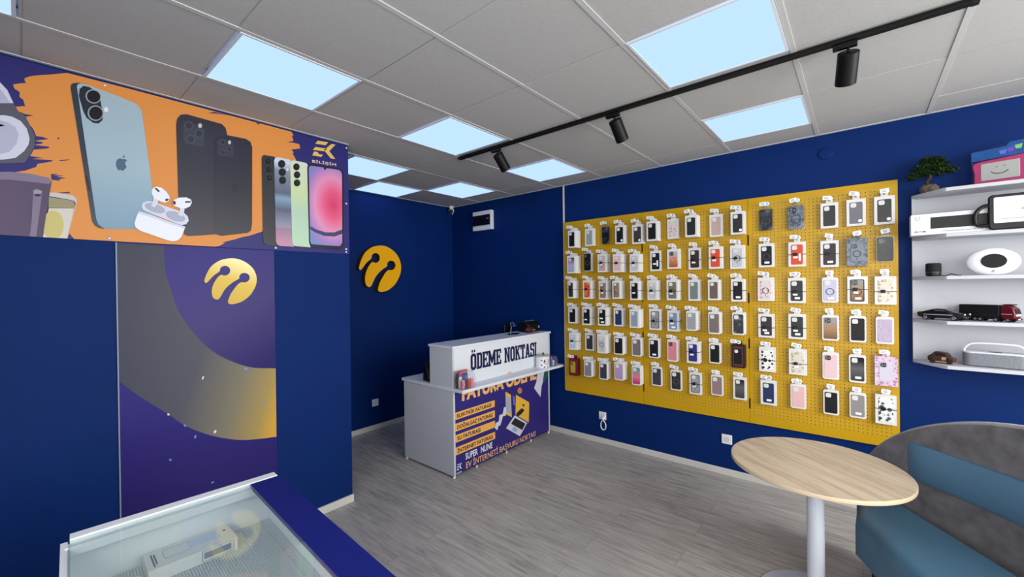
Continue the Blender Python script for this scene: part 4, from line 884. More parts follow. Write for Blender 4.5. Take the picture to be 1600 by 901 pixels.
for k, (x, y0, y1) in enumerate(((-.100, -.045, .040), (-.093, -.030, .036))): flat('printed_line', x-.002, x+.002, y0, y1, .0424, cm((70, 92, 116), .5))
sd = MB(); sd.box(.022, .098, -.0606, -.0598, .012, .032); sd.build('side_print', cm((120, 126, 132), .5), BX)
sd = MB(); sd.tube([(a, -.0603, b) for a, b in rrect(.090, .034, .004, cx=.062, cy=.0215)], .0007, 4, closed=True); sd.build('side_outline', cm((60, 66, 74), .5), BX)
ADO = KO+kr @ Vector((-.440, -.165, .7605))
AD = thing('charger_plug', 'small white charger plug on the mesh shelf beside the white box', 'charger', ADO, R(20))
MB().box(-.022, .022, -.022, .022, 0, .026).build('body', WHITE2, AD, bevel=.006); MB().box(-.006, .006, -.0226, -.020, .008, .016).build('port', BLACK, AD)
MB().lathe([(.0025, 0), (.0025, .018), (0, .019)], (-.009, .022, .013), (0, 1, 0), n=10).build('pin', CHROME, AD); MB().lathe([(.0025, 0), (.0025, .018), (0, .019)], (.009, .022, .013), (0, 1, 0), n=10).build('pin', CHROME, AD)

# ------------------------------------------------------------------ track rail and spotlights
RX = 2.46; RZ = CEIL-.004
TK = thing('track_rail', 'long black lighting rail fixed along the tiled ceiling', 'track rail', (RX, 1.15, RZ))
MB((RX, 1.15, RZ)).box(RX-.018, RX+.018, -.36, 2.63, RZ-.020, RZ).build('rail', BLACKM, TK, bevel=.002)
MB((RX, 1.15, RZ)).box(RX-.005, RX+.005, -.34, 2.60, RZ-.0206, RZ-.0195).build('groove', cm((6, 6, 7), .6), TK)
for y in (-.36, 2.63): MB((RX, 1.15, RZ)).box(RX-.0195, RX+.0195, y-.012, y+.012, RZ-.022, RZ).build('end_cap', BLACK, TK, bevel=.002)
for y, lab, tilt, yaw in ((2.215, 'black cylinder spotlight on the rail, farthest, nearest the recess', 42, -4), (1.205, 'black cylinder spotlight in the middle of the ceiling rail', 38, -8), (.045, 'black cylinder spotlight on the rail nearest the camera, largest', 38, 10)):
    o = Vector((RX, y, RZ-.0225)); t = thing('track_spotlight', lab, 'spotlight', o, group='spotlights on the ceiling rail')
    MB().box(-.014, .014, -.045, .045, -.024, 0).build('adapter', BLACKM, t, bevel=.003)
    MB().lathe([(.006, 0), (.006, -.022)], (0, -.012, -.022), n=12).build('stem', BLACKM, t)
    ax = Vector((math.sin(R(tilt))*math.cos(R(yaw)), math.sin(R(tilt))*math.sin(R(yaw)), -math.cos(R(tilt)))); top = Vector((0, -.012, -.050))-ax*.012+Vector((.012, 0, 0))
    MB().lathe([(.0, .0), (.037, .0), (.041, .003), (.0415, .142), (.039, .144), (.037, .134), (0, .134)], top, ax, n=36).build('housing', BLACKM, t)
    MB().lathe([(.034, 0), (.034, .002)], top+ax*.1325, ax, n=28).build('lens', cm((120, 120, 118), .2), t)

# ------------------------------------------------------------------ small wall fittings
q = Vector((3.86, 4.32, CEIL-.004)); t = thing('security_camera', 'small white security camera in the back ceiling corner', 'camera', q)
MB().lathe([(.036, 0), (.036, -.014), (.022, -.030)], (0, 0, 0), n=24).build('mount', WHITE2, t)
dv = Vector((-.72, -.62, -.32)).normalized()
MB().ball((0, 0, -.062), .038, 24, 16).build('ball_housing', WHITE2, t); MB().lathe([(.028, 0), (.028, .004), (.0, .009)], Vector((0, 0, -.062))+dv*.031, dv, n=24).build('lens', BLACK, t)
MB().tube([(.03, .0, -.004), (.055, .02, -.03), (.06, .03, -.07), (.07, .06, -.10)], .004, 8).build('cable', WHITE2, t)
q = Vector((XR, 3.77, 2.395)); t = thing('breaker_box', 'white electrical breaker box with dark door on the right wall', 'breaker box', q)
MB().box(-.055, 0, -.165, .165, .01, .258).build('body', WHITE2, t, bevel=.004); dr = MB().box(-.062, -.054, -.150, .158, .070, .205).build('door', cm((16, 18, 24), .25), t, bevel=.003); MB().box(-.066, -.061, -.128, -.100, .148, .156).build('latch', cm((190, 190, 196), .3), dr)
MB().box(-.0565, -.054, -.165, .165, .0605, .0635).build('seam', cm((150, 154, 160), .5), t)
q = Vector((XR, 2.538, pz0)); t = tag(MB(q).box(XR-.012, XR, 2.529, 2.545, pz0, CEIL-.004).build('cable_trunking', SKIRT, bevel=.001), 'thin white vertical cable trunking beside the left edge of the yellow pegboard', 'trunking')
q = on_x(1290, 240, XR); tag(MB(q).lathe([(.045, 0), (.045, .006), (.040, .010), (0, .011)], q, (-1, 0, 0), n=32).build('junction_cover', WALL), 'round blue painted junction cover high above the yellow pegboard', 'cover plate')
def socket(q, ax, lab, plug=False):                                      # ax: 'x' faces -x, 'y' faces -y
    t = thing('wall_socket', lab, 'wall socket', q, 0 if ax == 'y' else R(-90), group='white sockets on the blue walls')
    MB().box(-.041, .041, -.010, 0, 0, .082).build('face_plate', WHITE2, t, bevel=.003)
    w = MB(); w.lathe([(.0215, 0), (.0215, .002), (.019, .002), (.018, -.008), (0, -.008)], (0, -.0105, .041), (0, -1, 0), n=24); s_ = w.build('socket_well', cm((206, 210, 214), .4), t)
    for k in (-1, 1): MB().lathe([(.0028, 0), (.0028, .001)], (k*.0095, -.0035, .041), (0, -1, 0), n=10).build('contact_hole', BLACK, s_)
    return t
socket(on_y(586, 630, YB)+Vector((0, 0, -.03)), 'y', 'white wall socket low on the back wall left of the counter')
s1 = on_x(942, 655, XR); socket(s1, 'x', 'white wall socket with a plug in it under the yellow pegboard')
socket(on_x(1136, 693, XR), 'x', 'white wall socket beside the round table, under the pegboard')
t = thing('plug_cord', 'white plug with a short looped cord in the socket under the pegboard', 'plug', s1+Vector((-.011, 0, .041)))
MB().lathe([(.019, 0), (.019, .018), (.012, .034), (.006, .040)], (-.001, -.022, -.016), (-1, 0, 0), n=20).build('plug', WHITE2, t)
MB().tube(spline([(-.038, -.022, -.018), (-.044, -.035, -.03), (-.03, -.052, -.07), (-.022, -.045, -.12), (-.024, -.015, -.135), (-.026, .005, -.10), (-.026, -.005, -.05), (-.03, -.03, -.03)], 6, False), .006, 8).build('cord', WHITE2, t)

# ------------------------------------------------------------------ white wall shelf and what stands on it
SX = 3.70; SY0 = -.272; SY1 = -1.12
WSO = Vector((XR, -.7, 1.1)); SHELF = thing('wall_shelf', 'white open wall shelf with chamfered end at the right wall', 'shelf', WSO)
BRD = mat('shelf_white', (180, 182, 190), .4)
tops = [2.240, 1.957, 1.693, 1.412, 1.136]                                # board tops
for k, z in enumerate(tops):
    MB(WSO).extrude([(XR, SY0, z-.022), (XR-.042, SY0, z-.022), (SX+.012, -.395, z-.022), (SX, -.412, z-.022), (SX, SY1, z-.022), (XR, SY1, z-.022)], (0, 0, .022)).build('shelf_board', BRD, SHELF, bevel=.0015)
MB(WSO).box(XR-.008, XR, SY1, SY0-.016, tops[-1], tops[0]-.022).build('back_panel', BRD, SHELF)
for a, b in zip(tops, tops[1:]): MB(WSO).box(XR-.042, XR, SY0-.016, SY0, b, a-.022).build('side_panel', BRD, SHELF, bevel=.001)
MB(WSO).box(SX+.01, XR, SY1-.016, SY1, tops[-1]-.022, tops[0]).build('end_panel', BRD, SHELF, bevel=.001)
# bonsai
q = Vector((3.84, -.352, tops[0])); t = thing('artificial_bonsai', 'small dark green artificial bonsai on a stone, on top of the white shelf', 'plant', q)
rk = MB(); rk.ball((0, 0, .022), (.045, .048, .034), 14, 8)
for v in rk.v: v += Vector((random.uniform(-.005, .005), random.uniform(-.005, .005), random.uniform(-.004, .004))); v.z = max(v.z, 0)
rk.build('stone', mat('bonsai_stone', (92, 84, 74), .8, noise=.35, scale=40, bump=.6), t, smooth=False)
MB().tube(spline([(0, 0, .04), (.005, .012, .07), (-.004, -.004, .10), (.004, .006, .14), (0, .01, .17)], 4, False), [.012-.0004*i for i in range(17)], 8).build('trunk', cm((58, 44, 32), .8), t)
fo = MB(); rnd = random.Random(3)
for cy, cz, ry, rz in ((.045, .125, .062, .022), (-.065, .130, .075, .026), (.015, .165, .070, .024), (-.045, .172, .050, .022), (.0, .212, .048, .020), (-.030, .205, .045, .018), (.075, .112, .03, .014)):
    for k in range(300):
        a, b = rnd.uniform(0, 2*math.pi), rnd.uniform(-1, 1); rr_ = rnd.random()**.4
        c = Vector((math.cos(a)*math.sqrt(1-b*b)*.055*rr_, cy+math.sin(a)*math.sqrt(1-b*b)*ry*rr_, cz+b*rz*rr_))
        d = Vector((rnd.uniform(-1, 1), rnd.uniform(-1, 1), rnd.uniform(-.1, 1))).normalized()*.013; e = d.orthogonal().normalized()*.0042
        fo.m = rnd.randrange(3); fo.poly([c-e, c+d*.5-e*1.4, c+d, c+d*.5+e*1.4, c+e])
fo.build('foliage', [cm((34, 58, 22), .6), cm((52, 76, 28), .6), cm((24, 42, 18), .6)], t, smooth=False)
# pink drawing board in its bag, another behind it
def toy(q, rz, lab, body, scr, hdr, w=.27, h=.155):
    t = thing('toy_drawing_board', lab, 'toy', q, rz, group='bagged toys on top of the white shelf')
    ol = spline([(0, .0, -w/2+.02, ) for _ in range(0)] or [(0, -w/2, .02), (0, -w/2, h*.5), (0, -w/2, h-.012), (0, -w*.1, h), (0, w*.20, h+.006), (0, w*.30, h+.004), (0, w*.34, h-.02), (0, w*.48, h*.72), (0, w*.50, h*.45), (0, w*.47, h*.16), (0, w*.30, .0), (0, 0, 0), (0, -w/2+.02, 0)], 5)
    ol = [Vector((v.x, -v.y, max(v.z, 0))) for v in ol]                  # left in the picture is +y
    b = MB(); b.extrude(ol, (.020, 0, 0)); bo = b.build('board', body, t, bevel=.004)
    b = MB(); b.extrude([(-.002, w*.40, .030), (-.002, -w*.17, .030), (-.002, -w*.17, h-.020), (-.002, w*.40, h-.020)], (.006, 0, 0)); so = b.build('drawing_screen', scr, t, bevel=.002)
    b = MB(); b.tube([(-.003, w*.115-.036*math.cos(a_), .088-.024*math.sin(a_)) for a_ in [math.pi*(.12+.76*i/10) for i in range(11)]], .0022, 6); b.build('drawn_smile', cm((70, 68, 52), .6), so)
    for y_, z_ in ((w*.115+.012, .105), (w*.115-.018, .108)): b = MB(); b.lathe([(.004, 0), (.004, .001)], (-.003, y_, z_), (1, 0, 0), n=10); b.build('drawn_dot', cm((170, 90, 110), .6), so)
    for z_ in (h*.82, h*.58, h*.34): b = MB(); b.lathe([(.012, 0), (.012, .003), (.006, .005)], (-.0035, -w*.30, z_), (1, 0, 0), n=14); b.build('stamp', cm((130, 30, 78), .4), bo)
    b = MB(); b.extrude([(.004, w/2+.012, h+.002), (.004, w/2+.012, h+.060), (.004, w*.02, h+.066), (.004, -w*.02, h+.088), (.004, -w*.30, h+.090), (.004, -w/2-.03, h+.088), (.004, -w/2-.03, h+.012)], (.003, 0, 0)); hd_ = b.build('header_card', hdr, t)
    b = MB()
    for y0, cc, z_ in ((.03, 0, .022), (.0, 1, .030), (-.03, 2, .040)):
        b.m = cc; b.poly([(.0030, y0, h+z_), (.0030, y0-.022, h+z_), (.0030, y0-.026, h+z_+.026), (.0030, y0+.004, h+z_+.022)])
    b.build('header_print', [cm((90, 110, 220), .4), cm((110, 70, 190), .4), cm((130, 200, 110), .4)], hd_, smooth=False)
    b = MB(); b.extrude([(-.012, w/2+.014, 0), (-.012, w/2+.014, h+.062), (-.012, -w*.02, h+.092), (-.012, -w/2-.032, h+.092), (-.012, -w/2-.032, 0)], (.040, 0, 0)); b.build('clear_bag', pane('clear_bag_film', (.97, .97, .98), .12, 1.35), t, bevel=.006)
    return t
PINK = mat('pink_plastic', (176, 52, 108), .35); HDR = mat('blue_header_card', (20, 80, 150), .35, noise=.25, scale=14)
toy(Vector((3.80, -.680, tops[0]+.002)), R(-14), 'pink toy drawing board with a smile, bagged, on top of the white shelf', PINK, cm((172, 176, 172), .45), HDR)
toy(Vector((3.885, -.935, tops[0]+.002)), R(-4), 'grey bagged toy board behind the pink one at the frame edge', cm((120, 116, 120), .4), cm((176, 176, 176), .45), HDR)
# keyboard box and tablet
KX = 3.725
q = Vector((KX, -.43, tops[1])); t = thing('keyboard_box', 'long white box printed with a black keyboard on the upper shelf', 'box', q)
L1, L0 = .175, -.185
MB().box(0, .10, L0, L1, 0, .132).build('carton', cm((224, 224, 230), .45), t, bevel=.0015)
kp = MB().box(-.0008, .0004, L0+.004, .085, .036, .108).build('printed_keyboard', cm((22, 23, 26), .45), t, smooth=False)
ky = MB()
for r_ in range(5):
    for c_ in range(19):
        y_ = .079-c_*.0134-(.003 if r_ % 2 else 0); ky.poly([(-.0012, y_, .096-r_*.0135), (-.0012, y_-.0105, .096-r_*.0135), (-.0012, y_-.0105, .1055-r_*.0135), (-.0012, y_, .1055-r_*.0135)])
kk = ky.build('printed_keys', cm((34, 36, 38), .5), kp, smooth=False); kk['kind'] = 'stuff'
b = MB(); put_text(b, 'PK-T100', (-.001, .158, .016), (0, -.052, 0), (0, 0, .010), .03); b.build('model_lettering', cm((60, 60, 66), .5), t)
b = MB(); put_text(b, 'WIRELESS KEYBOARD MOUSE SET', (-.001, .035, .014), (0, -.20, 0), (0, 0, .007), .02); b.build('caption_lettering', cm((120, 122, 128), .5), t)
b = MB(); b.tube([(-.0008, .143+.011*math.cos(a_*.39), .108+.009*math.sin(a_*.39)) for a_ in range(16)], .0012, 4, closed=True); b.poly([(-.001, .162, .094), (-.001, .122, .094), (-.001, .122, .096), (-.001, .162, .096)]); b.build('printed_emblem', cm((130, 150, 130), .5), t)
q = Vector((3.638, -.735, tops[1])); t = thing('kids_tablet', 'white-screened tablet in a thick black handled case on the upper shelf', 'tablet', q, R(0))
MO = .06
b = MB(); b.extrude([(MO, a, c) for a, c in rrect(.30, .205, .022, cx=0, cy=.1045)], (.022, 0, 0)); b.build('case', BLACK, t, bevel=.006)
b = MB(); b.extrude([(MO-.002, a, c) for a, c in rrect(.262, .150, .008, cx=-.002, cy=.115)], (.004, 0, 0)); sc_ = b.build('screen', cm((214, 214, 220), .25), t)
b = MB(); b.extrude([(MO-.0028, .030, .115), (MO-.0028, .0, .132), (MO-.0028, -.05, .128), (MO-.0028, -.03, .105), (MO-.0028, .0, .098)], (.0006, 0, 0)); b.build('printed_emblem', cm((226, 158, 80), .4), sc_)
b = MB(); b.box(MO-.0026, MO-.0018, -.06, .100, .060, .066); b.build('printed_line', cm((160, 160, 166), .4), sc_)
b = MB(); b.tube(spline([(MO+.012, .145, .150), (MO+.012, .172, .142), (MO+.012, .196, .112), (MO+.012, .202, .07), (MO+.012, .190, .035), (MO+.012, .146, .03)], 5, False), .011, 10); b.build('handle', BLACK, t)
# loudspeakers on the third shelf
q = on_z(1458.5, 431.5, tops[2]); q = on_x(1458.5, 431, 3.80); q.z = tops[2]; t = thing('small_speaker', 'small black cylindrical speaker on the shelf left of the oval speaker', 'speaker', q)
MB().lathe([(.030, 0), (.036, .006), (.0365, .024)], (0, 0, 0), n=36).build('base', BLACK, t); MB().lathe([(.0368, .027), (.0368, .072), (.035, .081), (.028, .084), (0, .083)], (0, 0, 0), n=36).build('fabric_body', mat('speaker_cloth', (24, 24, 26), .8, noise=.4, scale=220), t)
MB().lathe([(.0355, .0235), (.0355, .0275)], (0, 0, 0), n=36).build('light_ring', cm((74, 76, 80), .3), t)
q = on_x(1551, 430, 3.765); q.z = tops[2]; t = thing('oval_speaker', 'white oval speaker with a black centre on the middle shelf', 'speaker', q)
ov = MB(); ov.ball((0, 0, .080), (.036, .112, .082), 40, 20)
for v in ov.v: v.z = max(v.z, 0.0)
ov.build('shell', cm((226, 226, 232), .4), t)
ovb = MB(); pts = [(0, (.052*math.cos(2*math.pi*i/36)), .084+.042*math.sin(2*math.pi*i/36)) for i in range(36)]; ovb.extrude([(-.0372, b_, c_) for _, b_, c_ in pts], (.008, 0, 0)); ovb.build('grille', mat('grille_cloth', (26, 27, 30), .8, noise=.3, scale=260), t, bevel=.003)
MB().extrude([(-.030, -.006, .020), (-.030, .006, .020), (-.032, 0, .032)], (.006, 0, 0)).build('badge', cm((140, 142, 150), .4), t)
a_ = on_x(1471, 429, 3.80); tag(MB(a_).tube(spline([(3.80, a_.y, tops[2]+.0032), (3.79, a_.y-.02, tops[2]+.0032), (3.77, a_.y-.04, tops[2]+.012), (3.76, a_.y-.065, tops[2]+.0032), (3.79, a_.y-.085, tops[2]+.0032)], 6, False), .0026, 8).build('speaker_cable', BLACK), 'thin black cable lying between the two speakers on the shelf', 'cable')
# model cars on the fourth shelf
def wheel(mb, c, r, w): mb.lathe([(r*.55, -w/2), (r, -w/2), (r, w/2), (r*.55, w/2)], c, (0, 1, 0), n=24)
def car(q, rz, lab):
    t = thing('model_car', lab, 'model car', q, rz)                        # local: nose towards +x, y across
    L, Wd = .225, .088
    prof = [(-.112, .030), (-.114, .046), (-.108, .052), (-.085, .055), (-.040, .071), (-.012, .074), (.012, .071), (.040, .056), (.085, .051), (.108, .046), (.114, .034), (.110, .020), (.085, .014), (-.085, .014), (-.108, .020)]
    b = MB(); A = []
    for y_, sc in ((-Wd/2, .93), (-Wd/2+.008, 1), (Wd/2-.008, 1), (Wd/2, .93)):
        A.append([b.p((x, y_*(1 if z < .056 else .80), .014+(z-.014)*(sc if z > .05 else 1))) for x, z in prof])
    for P, Q_ in zip(A, A[1:]):
        for k in range(len(prof)): b.face((P[k], P[(k+1) % len(prof)], Q_[(k+1) % len(prof)], Q_[k]))
    b.face(A[0][::-1]); b.face(A[-1]); b.build('body', mat('model_car_paint', (12, 12, 15), .12, coat=.8), t, bevel=.003)
    gl = cm((60, 66, 74), .1)
    for s_ in (-1, 1):
        b = MB(); b.extrude([(-.030, s_*.0365, .058), (.028, s_*.0375, .057), (.008, s_*.0350, .068), (-.012, s_*.0350, .070), (-.028, s_*.0355, .066)], (0, s_*.002, 0)); b.build('side_window', gl, t)
        b = MB(); b.box(-.085, .06, s_*Wd/2-.0006, s_*Wd/2+.0012, .034, .037); b.build('side_stripe', cm((200, 200, 206), .3), t)
    b = MB(); b.extrude([(.0155, -.032, .071), (.0155, .032, .071), (.041, .035, .058), (.041, -.035, .058)], (.001, 0, .002)); b.build('windscreen', gl, t)
    b = MB(); b.box(.1125, .1155, -.036, .036, .026, .030); b.build('bumper', CHROME, t)
    for y_ in (-.030, .030): b = MB(); b.lathe([(.006, 0), (.005, .003)], (.110, y_, .041), (1, 0, 0), n=14); b.build('headlamp', cm((206, 206, 210), .2), t)
    for x_ in (-.070, .068):
        for s_ in (-1, 1):
            b = MB(); wheel(b, (x_, s_*.038, .0165), .0165, .014); w_ = b.build('wheel', cm((16, 16, 17), .7), t)
            b = MB(); b.lathe([(.0115, 0), (.0115, .003), (.004, .001), (.0035, .004), (0, .004)], (x_, s_*.0445, .0165), (0, s_, 0), n=20); b.build('rim', CHROME, w_)
    return t
q = on_x(1474, 497, 3.79); car(Vector((3.80, on_x(1474, 495, 3.80).y, tops[3])), R(-118), 'black model sports car on the shelf left of the red truck')
q = Vector((3.83, -.606, tops[3])); t = thing('model_truck', 'model lorry with red cab and black trailer on the fourth shelf', 'model truck', q, R(-122))
RED = mat('truck_red', (92, 12, 26), .3, coat=.3)
b = MB(); b.box(-.125, .055, -.032, .032, .026, .100); b.build('trailer', cm((22, 20, 24), .4), t, bevel=.003)
b = MB(); b.extrude([(.064, -.034, .020), (.118, -.034, .020), (.122, -.034, .050), (.114, -.034, .082), (.096, -.034, .098), (.064, -.034, .100)], (0, .068, 0)); b.build('cab', RED, t, bevel=.005)
b = MB(); b.extrude([(.1225, -.028, .052), (.1225, .028, .052), (.1165, .026, .078), (.1165, -.026, .078)], (.001, 0, 0)); b.build('windscreen', cm((22, 20, 26), .1), t)
b = MB(); b.box(.120, .1235, -.024, .024, .036, .048); b.build('grille', cm((196, 190, 190), .35), t)
b = MB(); b.box(.118, .125, -.034, .034, .012, .022); b.build('bumper', cm((24, 22, 26), .4), t)
b = MB(); b.box(.1255, .1262, -.012, .012, .014, .021); b.build('number_plate', cm((210, 210, 206), .5), t)
b = MB(); b.box(.070, .108, -.030, .030, .100, .106); b.build('roof_spoiler', cm((30, 26, 30), .4), t, bevel=.002)
b = MB(); b.box(-.120, .112, -.020, .020, .014, .025); b.build('chassis', BLACK, t)
for s_ in (-1, 1):
    b = MB(); b.box(.066, .110, s_*.0345-.0006, s_*.0345+.0006, .046, .049); b.build('cab_stripe', cm((190, 180, 180), .4), t)
    for x_ in (-.108, -.086, -.050, -.028, .040, .090):
        b = MB(); wheel(b, (x_, s_*.026, .0125), .0125, .012); w_ = b.build('wheel', cm((18, 17, 18), .7), t); b = MB(); b.lathe([(.0075, 0), (.0075, .002), (0, .003)], (x_, s_*.0322, .0125), (0, s_, 0), n=14); b.build('rim', cm((150, 140, 136), .3, metal=.6), w_)
# bottom shelf: wooden car, retro speaker
q = Vector((3.80, -.398, tops[4])); t = thing('wooden_toy_car', 'small dark brown wooden toy car on the bottom shelf', 'toy car', q, R(-104)); t.scale = (1.12, 1.25, 1.4)
BRW = mat('toy_car_wood', (58, 34, 26), .35, noise=.5, scale=60)
b = MB(); b.extrude([(-.055, -.022, .008), (.055, -.022, .008), (.054, -.022, .026), (.034, -.022, .032), (.020, -.022, .050), (-.026, -.022, .053), (-.044, -.022, .036), (-.056, -.022, .030)], (0, .044, 0)); b.build('body', BRW, t, bevel=.005)
for s_ in (-1, 1):
    b = MB(); b.extrude([(-.026, s_*.0222, .034), (.020, s_*.0222, .034), (.012, s_*.0222, .046), (-.022, s_*.0222, .047)], (0, s_*.001, 0)); b.build('side_window', cm((28, 20, 18), .3), t)
    b = MB(); b.box(.002, .020, s_*.0222-.0004, s_*.0222+.0008, .016, .030); b.build('door_badge', cm((170, 130, 104), .5), t)
    for x_ in (-.034, .034): b = MB(); b.lathe([(.013, -.004), (.013, .004), (.004, .005)], (x_, s_*.024, .013), (0, s_, 0), n=18); b.build('wheel', cm((30, 20, 18), .6), t)
b = MB(); b.box(-.058, .060, -.028, -.022, .006, .011).box(-.058, .060, .022, .028, .006, .011); b.build('running_board', cm((150, 120, 96), .4), t)
b = MB(); b.extrude([(.036, -.018, .033), (.036, .018, .033), (.022, .016, .048), (.022, -.016, .048)], (.001, 0, .001)); b.build('windscreen', cm((28, 20, 18), .3), t)
q = Vector((3.80, -.622, tops[4])); t = thing('portable_speaker', 'grey fabric portable speaker with a white loop handle on the bottom shelf', 'speaker', q, R(-8))
GF = mat('grey_speaker_cloth', (120, 124, 132), .85, noise=.25, scale=180, bump=.2)
b = MB(); b.extrude([(a, c, .003) for a, c in rrect(.090, .265, .038, 8)], (0, 0, .078)); b.build('fabric_body', GF, t, bevel=.004)
b = MB(); b.extrude([(a, c, .079) for a, c in rrect(.092, .268, .039, 8)], (0, 0, .010)); b.build('top_deck', cm((206, 208, 214), .4), t, bevel=.003)
b = MB(); b.box(-.020, .004, -.028, .022, .0885, .0915); b.build('control_strip', cm((70, 74, 84), .35), t)
b = MB(); P = spline([(0, .124, .086), (0, .124, .100), (0, .108, .126), (0, .080, .139), (0, 0, .142), (0, -.080, .139), (0, -.108, .126), (0, -.124, .100), (0, -.124, .086)], 6, False)
ring = []
for k, v in enumerate(P):
    tn = (P[min(k+1, len(P)-1)]-P[max(k-1, 0)]).normalized(); nn = Vector((1, 0, 0)).cross(tn).normalized()
    ring.append([b.p(v+Vector((x_, 0, 0))+nn*y_) for x_, y_ in ((-.014, -.005), (.014, -.005), (.016, 0), (.014, .005), (-.014, .005), (-.016, 0))])
for A, B in zip(ring, ring[1:]):
    for k in range(6): b.face((A[k], A[(k+1) % 6], B[(k+1) % 6], B[k]))
b.face(ring[0]); b.face(ring[-1]); b.build('handle', cm((214, 216, 220), .4), t)

# ------------------------------------------------------------------ things on the counter
ACR = pane('clear_acrylic_box', (.92, .95, .97), .06, 1.45, milk=.05)
def candy_box(q, rz, lab, w, d, h, cols, slope):
    t = thing('acrylic_display', lab, 'display box', q, rz)
    MB().extrude([(-w/2, -d/2, 0), (-w/2, d/2, 0), (-w/2, d/2, h), (-w/2, -d/2+d*.15, h*(.99 if not slope else .95)), (-w/2, -d/2, h*(.75 if not slope else .45))], (w, 0, 0)).build('box', ACR, t, bevel=.0015)
    return t
rn = random.Random(5)
PAL = [(36, 70, 150), (196, 52, 48), (170, 90, 180), (40, 110, 170), (226, 120, 150), (60, 52, 130), (220, 214, 210), (30, 28, 34), (90, 40, 44)]
def packets(q, rz, nx, ny, w, d, h0_, grp, lab):
    k = 0
    for i in range(nx):
        for j in range(ny):
            px_, py_ = (-w/2+w*(i+.5)/nx, -d/2+d*(j+.5)/ny); v = Vector((px_, py_, 0)); v.rotate(Matrix.Rotation(rz, 3, 'Z'))
            hh = h0_*(.62+.38*j/max(1, ny-1)); c = PAL[(i*3+j*2+nx) % len(PAL)]
            b = MB(); pw, pd = w/nx*.42, d/ny*.30
            b.extrude([(-pw, -pd*.3, 0), (-pw, pd*.3, 0), (-pw*1.0, pd, hh*.5), (-pw, pd*.3, hh), (-pw, -pd*.3, hh), (-pw, -pd, hh*.5)], (2*pw, 0, 0))
            o = b.build('sachet', cm(c, .3), bevel=.001, loc=q+v+Vector((0, 0, .0032))); o.rotation_euler = (0, 0, rz); tag(o, lab, 'sachet', grp); k += 1
q = on_y(725, 603, 2.640); q = Vector((on_y(726, 600, 2.64).x, 2.640, .7885))
candy_box(q, 0, 'clear slant-fronted box of coloured packets at the left end of the counter', .150, .125, .150, None, True)
packets(q, 0, 4, 3, .138, .110, .125, 'packets in the clear box at the counter left end', 'one of the bright packets in the left clear counter box')
b = MB(q).box(q.x-.060, q.x+.045, q.y+.010, q.y+.022, q.z+.128, q.z+.152); tag(b.build('red_card', cm((190, 54, 50), .4), bevel=.001, loc=q), 'red card lying across the packets in the left clear box', 'card')
qt = Vector((3.635, 2.635, .7885)); t = thing('collection_tin', 'round white printed tin standing on the counter ledge at right', 'tin', qt)
MB().lathe([(.072, 0), (.074, .003), (.074, .118), (.072, .121)], (0, 0, 0), n=40).build('body', cm((226, 228, 230), .4), t)
MB().lathe([(.075, .119), (.076, .121), (.076, .131), (.072, .134), (0, .134)], (0, 0, 0), n=40).build('lid', cm((176, 166, 160), .35), t)
b = MB(); 
def oncyl(a0, z0, r_, n_=20, rad=.0748): return [(rad*math.cos(a0+r_*math.cos(2*math.pi*i/n_)/rad), rad*math.sin(a0+r_*math.cos(2*math.pi*i/n_)/rad), z0+r_*math.sin(2*math.pi*i/n_)) for i in range(n_)]
b.poly(oncyl(R(-110), .068, .034)); b.build('printed_disc', cm((66, 58, 66), .4), t, smooth=False)
b = MB(); b.poly(oncyl(R(-108), .060, .022, rad=.0755)); b.build('printed_spot', cm((216, 190, 190), .4), t, smooth=False)
for a0, z_, w_ in ((R(-152), .085, .018), (R(-152), .035, .018), (R(-128), .014, .02), (R(-98), .014, .024)):
    b = MB(); b.poly([(.0749*math.cos(a0+dx/.0749), .0749*math.sin(a0+dx/.0749), z_+dz) for dx, dz in ((-w_/2, -.006), (w_/2, -.006), (w_/2, .006), (-w_/2, .006))]); b.build('printed_mark', cm((64, 72, 112), .4), t, smooth=False)
MB().ball((.012, .0, .146), .012, 12, 8).build('knob', cm((40, 60, 50), .4), t)
q = Vector((3.775, 2.62, .7885)); candy_box(q, 0, 'small clear box of blue packets at the right end of the counter', .100, .110, .105, None, True)
packets(q, 0, 3, 2, .090, .090, .090, 'packets in the small clear box at the counter right end', 'one of the packets in the small right clear counter box')
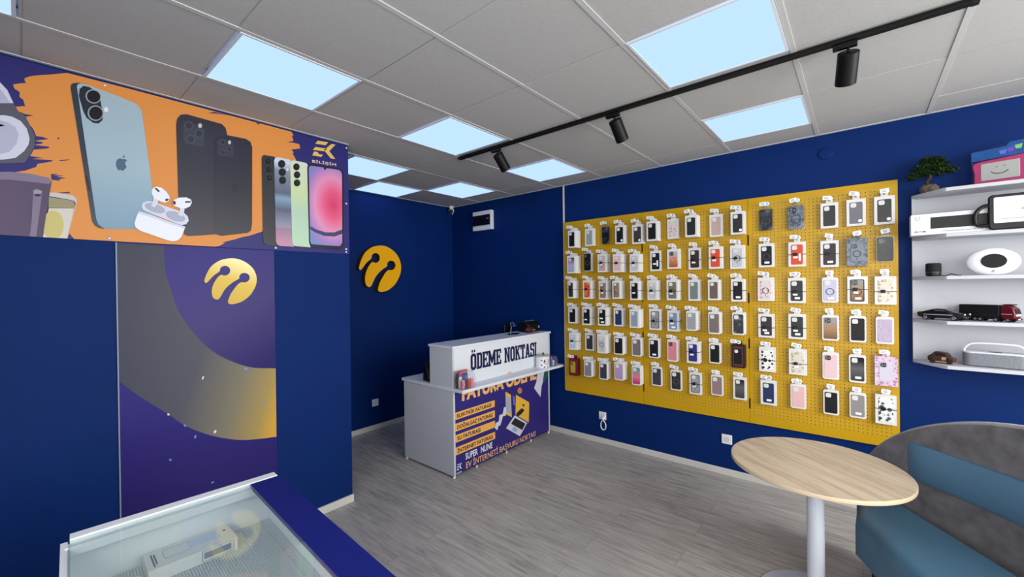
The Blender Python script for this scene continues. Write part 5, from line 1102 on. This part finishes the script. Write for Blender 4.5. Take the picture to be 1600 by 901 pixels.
# black handset behind the upper front
q = Vector((2.475, 3.115, .7885)); t = thing('card_terminal', 'black card terminal upright on the worktop behind the white upper counter', 'card terminal', q, R(0))
b = MB(); b.extrude([(-.035, -.05, 0), (-.035, .05, 0), (-.035, .045, .10), (-.035, .03, .165), (-.035, .005, .17), (-.035, -.045, .03)], (.07, 0, 0)); b.build('body', BLACK, t, bevel=.008)
b = MB(); b.box(-.024, .024, -.028, -.0245, .075, .12); b.build('display', cm((40, 50, 48), .2), t)
# on the upper top
UZ = 1.1505
q = Vector((3.42, 2.86, UZ)); t = thing('phone_stand', 'small dark stand with bent metal arm and oval foot on the counter top', 'stand', q)
b = MB(); b.extrude([(.085*math.cos(a_*.2618), .045*math.sin(a_*.2618), 0) for a_ in range(24)], (0, 0, .010)); b.build('foot', cm((18, 20, 34), .4), t, bevel=.003)
b = MB(); b.tube(spline([(-.05, 0, .009), (-.045, 0, .05), (-.038, 0, .085), (-.05, 0, .115), (-.02, 0, .128), (.01, 0, .11), (-.01, 0, .09), (.04, 0, .092)], 5, False), .005, 8); b.build('arm', cm((120, 124, 136), .35, metal=.7), t)
q = Vector((3.75, 2.90, UZ)); t = thing('receipt_printer', 'black receipt printer on the right end of the counter top', 'printer', q)
b = MB(); b.extrude([(-.11, -.075, 0), (-.11, .075, 0), (-.11, .075, .105), (-.11, -.01, .125), (-.11, -.07, .085)], (.22, 0, 0)); b.build('body', BLACK, t, bevel=.010)
MB().box(-.095, .06, -.030, .0, .1215, .1265).build('paper_slot', cm((96, 98, 104), .4), t); MB().lathe([(.014, 0), (.014, .003)], (.078, -.0765, .05), (0, -1, 0), n=16).build('button', cm((150, 148, 96), .4), t)
q = Vector((3.63, 2.80, UZ)); t = thing('leather_pouch', 'dark red pouch lying before the black receipt printer', 'pouch', q)
b = MB(); b.ball((0, 0, .036), (.075, .034, .036), 24, 12); b.build('body', mat('oxblood_leather', (70, 22, 30), .5, noise=.2, scale=20), t)
MB().box(.012, .05, -.0355, -.030, .022, .040).build('clasp', cm((150, 130, 60), .35, metal=.5), t)
q = Vector((3.72, 3.22, .7885)); t = thing('counter_monitor', 'dark upright display standing behind the counter top, edge just showing', 'monitor', q)
MB().box(-.06, .06, -.06, .06, 0, .012).build('foot', BLACK, t, bevel=.004); MB().box(-.02, .02, -.012, .012, .012, .20).build('neck', BLACK, t, bevel=.003)
MB().box(-.055, .055, -.020, .012, .16, .43).build('screen_housing', BLACK, t, bevel=.006)
